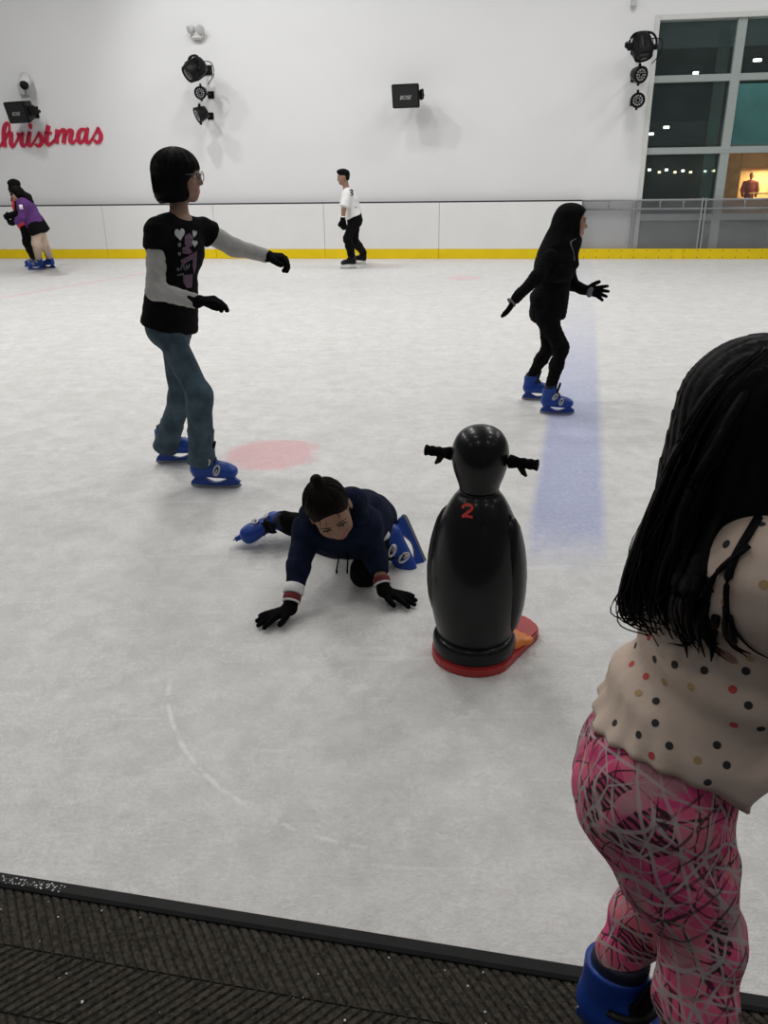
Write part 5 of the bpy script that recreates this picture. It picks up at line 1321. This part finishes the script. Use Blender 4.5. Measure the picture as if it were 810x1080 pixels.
def purple_skater():
    Y = 13.9
    root = thing('person', 'skater in purple jacket and beige trousers leaning forward at the left', 'person', XY(P(42, 275, Y)))
    q = lambda x, y, d=0.0: P(x, y, Y + d)
    J = dict(pel=q(39, 238.5), cst=q(28.5, 220), nk=q(22, 211.5), hd=q(17, 204), shR=q(26, 215, .17), shL=q(25.5, 216, -.17), elR=q(24, 229, .2), elL=q(23.5, 229, -.2), wrR=q(17, 233, .15), wrL=q(18, 234, -.18),
             hpR=q(42, 243, .075), hpL=q(38.5, 243, -.075), knR=q(46, 256, .09), knL=q(38.5, 257, -.09))
    rp = rc = nrm((0, 1, 0)); s = .92; f = (-.95, -.25, -.22); u = (-.25, 0, 1); hh = .21
    H = dict(R=dict(d=(-.9, 0, -.2), n=(0, -1, 0), s=1, L=.15, curl=18), L=dict(d=(-1, 0, -.2), n=(0, 1, 0), s=-1, L=.15, curl=25))
    far_person(root, J, (G(51.5, 283), G(38.5, 284.8)), ((-1, .2, 0), (-1, -.25, 0)), ((-.25, 0, 1), (0, 0, 1)), BLUE, rp, rc, s, f, u, hh, 'skin', H, (1.0, 1.05))
    R = J['R']
    def hp(x, y, z): return J['hd'] + R @ (V3(x, y, z) * hh)
    S = lambda *a: np.array(a) * hh
    sdf('hair', [E(hp(0, -.10, .15), S(.41, .46, .40), R, .05 * hh), E(hp(0, -.16, -.08), S(.40, .36, .40), R, .06 * hh), C(hp(0, -.35, -.05), hp(0, -.72, -.45), .28 * hh, .25 * hh, .04), C(hp(0, -.72, -.45), q(33.5, 213), .25 * hh, .16 * hh, .04), E(hp(0, .42, -.16), S(.27, .28, .30), R, .04 * hh, '-')], .009, [M['hair']], root)
    setp(sdf('face_mask', [E(hp(0, .27, -.02), S(.31, .19, .11), R, .02)], .008, [M['black_cloth']], root), 'dark glasses across the face')
    pr_ = torso_prims(J, rp, rc, s, .032)
    d_ = J['pel'] - J['cst']
    for S_ in 'RL':
        sh, el = J['sh' + S_], J['el' + S_]
        pr_ += [C(J['cst'] * .4 + J['nk'] * .6, sh, .07, .082, .04), C(sh, el, .082, .066, .03)]
    ax = nrm(d_)
    jk = sdf('jacket', pr_ + [T(J['cst'] + d_ * .4, J['pel'], (.15, .125), (.20, .145), rp, k=.04), PL(J['pel'] - ax * .02, ax, .004)], .009, [M['purple_cloth']], root, folds(.005, 35, 9))
    sdf('jacket_hem', [T(J['pel'] - ax * .05, J['pel'] + ax * .10, (.195, .145), (.20, .155), rp, k=.02, cap=.25)], .009, [M['black_cloth']], jk, folds(.004, 40, 2))
    meshobj('arm_patch', [(lambda p: (p[0], p[1], 0))(box(J['shL'] + V3(-.02, -.085, -.03), (.06, .012, .07), None, .004))], M['white_cloth'], jk)
    for S_ in 'RL':
        sdf('forearm_sleeve', [C(J['el' + S_], J['wr' + S_], .062, .046, .02)], .009, [M['purple_cloth']], jk)
        glove(root, J, S_, H[S_], vox=.008, cuff=.04, infl=.006, s=.9)
    legs_cloth(root, J, rp, rc, s, 'trousers', 'beige_cloth', (.090, .078, .068, .060), seed=8)
purple_skater()

# ------------------------------------------------------------------ girl in the foreground
def leggings_mat():
    m, t, b = nt('pink_print_leggings'); tc = N(t, 'ShaderNodeTexCoord')
    def vor(sc, feat='F1', rnd=1.0, vec=None):
        n = N(t, 'ShaderNodeTexVoronoi', feature=feat); n.inputs['Scale'].default_value = sc; n.inputs['Randomness'].default_value = rnd; t.links.new(vec or tc.outputs['Object'], n.inputs['Vector']); return n
    def mp(rot, sc):
        q = N(t, 'ShaderNodeMapping'); q.inputs['Rotation'].default_value = rot; q.inputs['Scale'].default_value = sc; t.links.new(tc.outputs['Object'], q.inputs[0]); return q.outputs[0]
    nz = N(t, 'ShaderNodeTexNoise'); nz.inputs['Scale'].default_value = 13; nz.inputs['Detail'].default_value = 3; t.links.new(tc.outputs['Object'], nz.inputs['Vector'])
    v1 = vor(22)
    col = ramp(t, v1.outputs['Color'], [(.15, (.70, .06, .21)), (.45, (.80, .14, .26)), (.62, (.54, .045, .16)), (.85, (.76, .20, .25))])
    col = mixc(t, ramp(t, nz.outputs['Fac'], [(.54, (0,) * 3), (.64, (.70,) * 3)]), col, (.40, .29, .29))
    v2 = vor(17, vec=mp((.4, .2, .7), (1, 1.6, .8)))
    patch_ = ramp(t, v2.outputs['Color'], [(.36, (1,) * 3), (.42, (0,) * 3)])
    w = N(t, 'ShaderNodeTexWave'); w.inputs['Scale'].default_value = 34; w.inputs['Distortion'].default_value = 5; w.inputs['Detail'].default_value = 2; t.links.new(mp((.3, .9, .2), (1, 1, 1)), w.inputs['Vector'])
    hatch = ramp(t, w.outputs['Fac'], [(.35, (.25,) * 3), (.55, (1,) * 3)])
    col = mixc(t, math_(t, 'MULTIPLY', patch_, hatch), col, (.045, .022, .03))
    for rot, sc, th, c in (((.2, .5, .1), (20, 20, 9), .012, (.035, .02, .025)), ((.9, .1, .6), (14, 22, 12), .011, (.05, .025, .035)), ((.5, 1.1, .3), (15, 13, 8), .011, (.44, .38, .375))):
        v = vor(1, 'DISTANCE_TO_EDGE', 1.0, mp(rot, sc))
        d = math_(t, 'ADD', v.outputs['Distance'], math_(t, 'MULTIPLY', math_(t, 'SUBTRACT', nz.outputs['Fac'], .5), .10))
        col = mixc(t, ramp(t, d, [(th, (.9,) * 3), (th * 2, (0,) * 3)]), col, c)
    for i, (rot, sc, ds) in enumerate((((.2, .3, .5), 11, 7), ((.9, 1.2, .1), 9, 9), ((1.7, .4, 1.1), 12, 6), ((.4, 2.2, .8), 8, 10), ((2.6, .9, .3), 14, 6))):
        wv = N(t, 'ShaderNodeTexWave'); wv.inputs['Scale'].default_value = sc; wv.inputs['Distortion'].default_value = ds; wv.inputs['Detail'].default_value = 1.5; wv.inputs['Detail Scale'].default_value = .55
        t.links.new(mp(rot, (1, 1, 1)), wv.inputs['Vector'])
        nm = N(t, 'ShaderNodeTexNoise'); nm.inputs['Scale'].default_value = 9; nm.inputs['Detail'].default_value = 2; t.links.new(mp((i * 1.3, i * .7, .2), (1, 1, 1)), nm.inputs['Vector'])
        msk = math_(t, 'MULTIPLY', ramp(t, wv.outputs['Fac'], [(.935, (0,) * 3), (.98, (.80,) * 3)]), ramp(t, nm.outputs['Fac'], [(.42, (0,) * 3), (.52, (1,) * 3)]))
        col = mixc(t, msk, col, (.46, .39, .385) if i != 3 else (.06, .03, .04))
    t.links.new(col, b.inputs['Base Color']); b.inputs['Roughness'].default_value = .85; b.inputs['Specular IOR Level'].default_value = .2
    return m
M['leggings'] = leggings_mat()
M['dot_black'] = mat('dot_black', (.03, .028, .03), .85); M['dot_red'] = mat('dot_red', (.55, .07, .06), .85); M['dot_gold'] = mat('dot_gold', (.45, .30, .14), .8)
def front_girl():
    Y = .95
    q = lambda x, y, d=0.0: P(x, y, Y + d)
    root = thing('person', 'girl with long black hair in dotted cream top and pink leggings', 'person', XY(q(692, 1000)))
    J = dict(pel=q(687, 818), cst=q(772, 660), nk=q(806, 575), hd=q(826, 454), shR=q(805, 612, -.12), shL=q(805, 600, .12), elR=q(890, 690, -.17), elL=q(890, 670, .17), wrR=q(965, 620, -.14), wrL=q(965, 600, .14),
             hpR=q(686, 842, -.055), hpL=q(688, 842, .055), knR=q(741, 988, -.10), knL=q(712, 935, .06))
    for S_, (px, py), toe, o_ in (('R', (742, 1165), (.95, -.2, 0), 1), ('L', (652, 1018), (.58, -.80, 0), -1)):
        sz_ = .88 if S_ == 'R' else 1.02; a = G(px, py, .205 * sz_ + .007); y = nrm(toe); x = np.cross(y, V3(0, 0, 1)); Rk = np.stack([x, y, V3(0, 0, 1)], 1)
        pos = a - Rk @ (V3(0, -.063, .205) * sz_); pos[2] = .007
        J['an' + S_], Rk = skate(root, pos, toe, (0, 0, 1), sz_, BLUE, o_)
        J['toe' + S_] = (Rk[:, 2], Rk[:, 1])
        print('front ankle', S_, J['an' + S_], J['kn' + S_])
    rp = rc = nrm((0, -1, 0)); s = .80; f = (1, .05, -.15); u = (.15, 0, 1); hh = .205
    H = dict(R=dict(d=(1, 0, .4), n=(0, 1, 0), s=-1, L=.14, curl=20), L=dict(d=(1, 0, .4), n=(0, -1, 0), s=1, L=.14, curl=20))
    body_mesh(root, J, rp, rc, s, f, u, hh, .006, 'skin', H); R = J['R']
    # top
    X = V3(0, 1, 0)
    h0, h1 = q(703, 806), q(727, 756)
    hA, hC = q(638, 768), q(771, 832)
    def zh(x, y): return hA[2] + (x - hA[0]) / (hC[0] - hA[0]) * (hC[2] - hA[2]) + .055 * np.minimum(np.abs(y - Y) / .13, 1.15) ** 2
    pr_ = torso_prims(J, rp, rc, s, .024)[:2] + [E(q(668, 832, d_), (.070, .086, .088), k=.05) for d_ in (-.055, .055)] + [C(J['hp' + S_], J['hp' + S_] * .5 + J['kn' + S_] * .5, .097, .090, .05) for S_ in 'RL']
    pr_ += [T(q(680, 806), q(696, 840), (.128, .080), (.128, .084), X, k=.05), T(q(698, 796), h1, (.134, .086), (.134, .098), X, k=.04), T(h1, q(772, 680), (.134, .098), (.128, .100), X, k=.04), T(q(770, 680), q(800, 600), (.128, .106), (.110, .075), X, k=.05)]
    for S_ in 'RL':
        sh, el, wr = J['sh' + S_], J['el' + S_], J['wr' + S_]
        pr_ += [C(J['cst'] * .35 + J['nk'] * .65, sh, .055, .066, .05), C(sh, el, .068, .054, .04), C(el, wr, .054, .040, .02)]
    pr_ += [FN(lambda x, y, z: (zh(x, y) - z) * .85)]
    fo = folds(.0035, 42, 31); a0 = q(640, 768); 
    axd = nrm(q(742, 728) - q(703, 804))
    def gather(x, y, z):
        h_ = z - zh(x, y)
        ang = np.arctan2((y - h0[1]), (x - h0[0]) * .88 + (z - h0[2]) * .0 + 1e-4)
        g_ = np.exp(-np.clip(h_, 0, 1) / .035) * .0028 * np.sin(17 * ang + 2 * np.sin(3 * ang))
        fold = .0085 * np.sin(62 * (z * .9 + x * .35) + 2.2 * np.sin(9 * x + 4)) * np.exp(-((h_ - .10) / .07) ** 2)
        return (g_ + fold).astype(np.float32) + fo(x, y, z) * .6
    v_, f_ = implicit(pr_, .0052, gather)
    bvt = BVHTree.FromPolygons([tuple(p) for p in v_], [tuple(int(i) for i in p) for p in f_])
    def dot(loc, nn, r, mi):
        F = frame_of(nn); vs = [loc + nn * .0006]; n = 12
        for rr_ in (.6, 1):
            for k in range(n):
                p = loc + (F[:, 0] * math.cos(k / n * 6.2832) + F[:, 1] * math.sin(k / n * 6.2832)) * r * rr_
                nl, n2, _, _ = bvt.find_nearest(Vector(p)); vs.append(np.array(nl) + np.array(n2) * .0006)
        fs = [[0, 1 + k, 1 + (k + 1) % n] for k in range(n)] + [[1 + k, 1 + n + k, 1 + n + (k + 1) % n, 1 + (k + 1) % n] for k in range(n)]
        return (np.array(vs), fs, mi)
    ext, used = [], []
    cr2 = lambda x, y: (560 + x / 2.844, 700 + y / 2.844)
    cr8 = lambda x, y: (640 + x / 4.765, 560 + y / 4.765)
    L_ = [(cr2(*p), 1) for p in ((520, 20), (645, 22), (432, 3), (375, 112), (373, 178), (323, 213), (415, 246), (558, 244), (587, 304), (530, 356), (468, 382), (652, 125), (252, 178), (690, 195))] + \
         [(cr2(*p), 2) for p in ((345, 38), (605, 77), (608, 183), (362, 276))] + [(cr2(*p), 3) for p in ((322, 88), (480, 70), (500, 290), (400, 55))] + \
         [(cr8(*p), 2) for p in ((125, 668), (610, 508), (212, 533))] + [(cr8(*p), 1) for p in ((145, 575), (240, 645), (340, 672))] + [(cr8(*p), 3) for p in ((475, 590), (790, 270), (720, 640))]
    for (px, py), mi in L_:
        h = bvt.ray_cast(Vector((0, 0, CAM_H)), Vector(nrm(ray(px, py))))
        if h[0] is None: continue
        nn = np.array(h[1]); nn = nn if nn @ (V3(0, 0, CAM_H) - np.array(h[0])) > 0 else -nn
        ext.append(dot(np.array(h[0]), nn, .0052, mi)); used.append(np.array(h[0]))
    rs = np.random.RandomState(12); order = rs.permutation(len(v_)); cnt = 0
    camd = V3(0, 0, CAM_H)
    for i in order:
        p = v_[i]
        if all(np.linalg.norm(p - q_) > .042 for q_ in used):
            loc, nn, _, _ = bvt.find_nearest(Vector(p)); nn = np.array(nn)
            used.append(p)
            if nn @ (camd - p) > 0 and p[0] < q(812, 700)[0] and p[2] < q(700, 690)[2]: continue
            ext.append(dot(np.array(loc), nn, .0052, int(rs.choice([1, 1, 2, 3])))); cnt += 1
            if cnt > 150: break
    setp(meshobj('long_sleeved_top', [(v_, f_, 0)] + ext, [M['cream_cloth'], M['dot_black'], M['dot_red'], M['dot_gold']], root, recalc=False), 'cream top with black, red and gold dots')
    # leggings
    pr_ = torso_prims(J, rp, rc, s, .010)[:2]
    pr_ += [E(q(664, 832, -.055), (.066, .075, .078), k=.05), E(q(664, 832, .055), (.066, .075, .078), k=.05), T(q(680, 806), q(696, 840), (.112, .070), (.112, .074), X, k=.05)]
    for S_, th_ in (('R', 1.0), ('L', 1.0)):
        hp_, kn, an = J['hp' + S_], J['kn' + S_], J['an' + S_]
        cm = kn + (an - kn) * .35 + V3(-.012, 0, 0)
        pr_ += [C(hp_, hp_ * .5 + kn * .5, .081, .073, .05), C(hp_ * .5 + kn * .5, kn, .076, .056, .04), C(kn, cm, .056, .055, .03), C(cm, an + V3(0, 0, .03), .055, .042, .03)]
    sdf('leggings', pr_, .0052, [M['leggings']], root, folds(.0018, 70, 33))
    for S_ in 'RL': glove(root, J, S_, H[S_], cuff=.04, infl=.004, s=s)
    # hair
    def hp(x, y, z): return J['hd'] + R @ (V3(x, y, z) * hh)
    S = lambda *a: np.array(a) * hh
    pr_ = [E(hp(0, -.10, .13), S(.42, .47, .41), R, .05 * hh), E(hp(0, -.17, -.08), S(.42, .40, .44), R, .06 * hh), E(hp(0, .50, -.22), S(.34, .34, .42), R, .04 * hh, '-'),
           T(q(790, 440), q(752, 525), (.085, .078), (.085, .058), X, k=.05), T(q(752, 525), q(716, 590), (.085, .056), (.070, .026), X, k=.04), T(q(785, 500), q(760, 590), (.09, .055), (.10, .040), X, k=.05), T(q(760, 590), q(735, 640), (.10, .035), (.085, .012), X, k=.03)]
    def strands(x, y, z):
        w_ = 330 * y + 9 * np.sin(7 * z) + 70 * (x - .5 * z)
        return (.0014 * np.sin(w_) + .0011 * np.sin(1.9 * w_ + 25 * x)).astype(np.float32)
    hv, hf = implicit(pr_, .0048, strands)
    ctl = [(0.0, [(806, 364), (742, 420), (694, 520), (660, 604), (655, 642), (684, 667)]), (.25, [(808, 372), (752, 432), (706, 525), (676, 604), (668, 645), (692, 668)]), (.5, [(810, 382), (770, 450), (730, 535), (704, 610), (700, 655), (722, 690)]), (.75, [(812, 392), (788, 465), (760, 545), (735, 612), (728, 660), (742, 694)]), (1.0, [(814, 404), (800, 480), (785, 550), (758, 615), (752, 665), (785, 693)])]
    locks = []
    for k in range(120):
        t_ = rs.rand(); 
        if .30 < t_ < .40 and rs.rand() < .6: t_ -= .12
        i = min(int(t_ * 4), 3); w_ = t_ * 4 - i
        dep = rs.uniform(-.095, .095) ; ln = rs.uniform(.80, 1.0)
        pts = []
        for j, (pa, pb_) in enumerate(zip(ctl[i][1], ctl[i + 1][1])):
            jx, jy = rs.normal(0, .6 + 1.3 * j, 2) if 0 < j else (0, 0)
            dd_ = dep * (.45, .9, 1, 1, .95, .9)[j]
            if t_ < .3: dd_ *= .6
            if t_ > .6 and j >= 3: dd_ = -abs(dd_) - .05
            pts.append(q(pa[0] * (1 - w_) + pb_[0] * w_ + max(jx, -2) * (1 if t_ > .1 else .3), pa[1] * (1 - w_) + pb_[1] * w_ + jy * .7, dd_))
        sp = spline(pts, 6); sp = sp[:int(len(sp) * ln)]
        n_ = len(sp); r0 = rs.uniform(.0055, .0105)
        locks.append(tube(sp, [r0 * (.55 + .45 * min(1, 3 * a / n_)) * min(1.0, max(.10, (1 - a / n_) * 2.6)) for a in range(n_)], 6, flat=.6))
    for k in range(36):       # thin flyaways
        i = rs.randint(0, 4); w_ = rs.rand(); dep = rs.uniform(-.10, .08)
        pts = [q(pa[0] * (1 - w_) + pb_[0] * w_ + rs.normal(0, 1 + 2.2 * j) - (2 if i == 0 else 0), pa[1] * (1 - w_) + pb_[1] * w_ + rs.normal(0, 1 + 2 * j), dep) for j, (pa, pb_) in enumerate(zip(ctl[i][1], ctl[i + 1][1]))]
        locks.append(tube(spline(pts, 5), .0009, 5))
    for pts in ([(800, 545), (770, 600), (768, 650), (790, 682), (822, 700)], [(790, 575), (752, 610), (745, 660), (760, 690)], [(740, 640), (735, 665), (725, 680), (704, 678)], [(728, 640), (722, 668), (725, 694)], [(755, 650), (752, 680), (750, 698)], [(765, 640), (768, 675), (788, 693)], [(770, 650), (775, 680), (792, 690)]):
        sp = []
        for a, b_, _ in spline([V3(a, b_, 0) for a, b_ in pts], 6):
            h = bvt.ray_cast(Vector((0, 0, CAM_H)), Vector(nrm(ray(a, b_))))
            if h[0] is not None: sp.append(np.array(h[0]) - nrm(ray(a, b_)) * .007)
        n_ = len(sp)
        if n_ < 4: continue
        locks.append(tube(sp, [.005 * min(1, max(.15, (1 - a / n_) * 1.6)) for a in range(n_)], 6, flat=.6))
    meshobj('long_hair', [(hv, hf, 0)] + locks, M['hair'], root, recalc=False)
front_girl()
# ================================================================== LIGHT
def area(name, loc, size, e, rot=(0, 0, 0), col=(1, .985, .96)):
    l = bpy.data.lights.new(name, 'AREA'); l.energy = e; l.size = size; l.shape = 'DISK'; l.color = col
    o = bpy.data.objects.new(name, l); COL.objects.link(o); o.location = loc; o.rotation_euler = rot; return o
for y, es in ((-1.8, (20, 28, 28, 20)), (2.4, (31, 25, 24, 18)), (6.0, (108, 70, 58, 50)), (9.2, (135, 100, 92, 82)), (12.6, (118, 76, 66, 60))):  # two nearest rows are unseen fill added for the near ice and front girl
    for x, e in zip((-6.5, -1.5, 3.5, 8), es):
        area('ceiling_and_fill_lamp', (x, y, 6.6), .9, e, col=(1, .97, .925) if y < 7 else (1, .99, .975))
def spot(name, loc, tgt, e, ang=40):
    l = bpy.data.lights.new(name, 'SPOT'); l.energy = e; l.spot_size = math.radians(ang); l.shadow_soft_size = .12; l.spot_blend = .6
    o = bpy.data.objects.new(name, l); COL.objects.link(o); o.location = loc
    o.rotation_euler = (Vector(tgt) - Vector(loc)).to_track_quat('-Z', 'Y').to_euler(); return o
spot('spot_lamp', tuple(WF(-3.4, 6.8, 4.0)), tuple(WF(-1.6, 2.8, 0)), 360, 85)
w = bpy.data.worlds.new('world'); scn.world = w; w.use_nodes = True
bg = w.node_tree.nodes['Background']; bg.inputs[0].default_value = (.9, .93, 1, 1); bg.inputs[1].default_value = .11
scn.view_settings.view_transform = 'Standard'; scn.view_settings.look = 'None'; scn.view_settings.gamma = 1; scn.view_settings.exposure = 0
scn.view_settings.use_curve_mapping = False
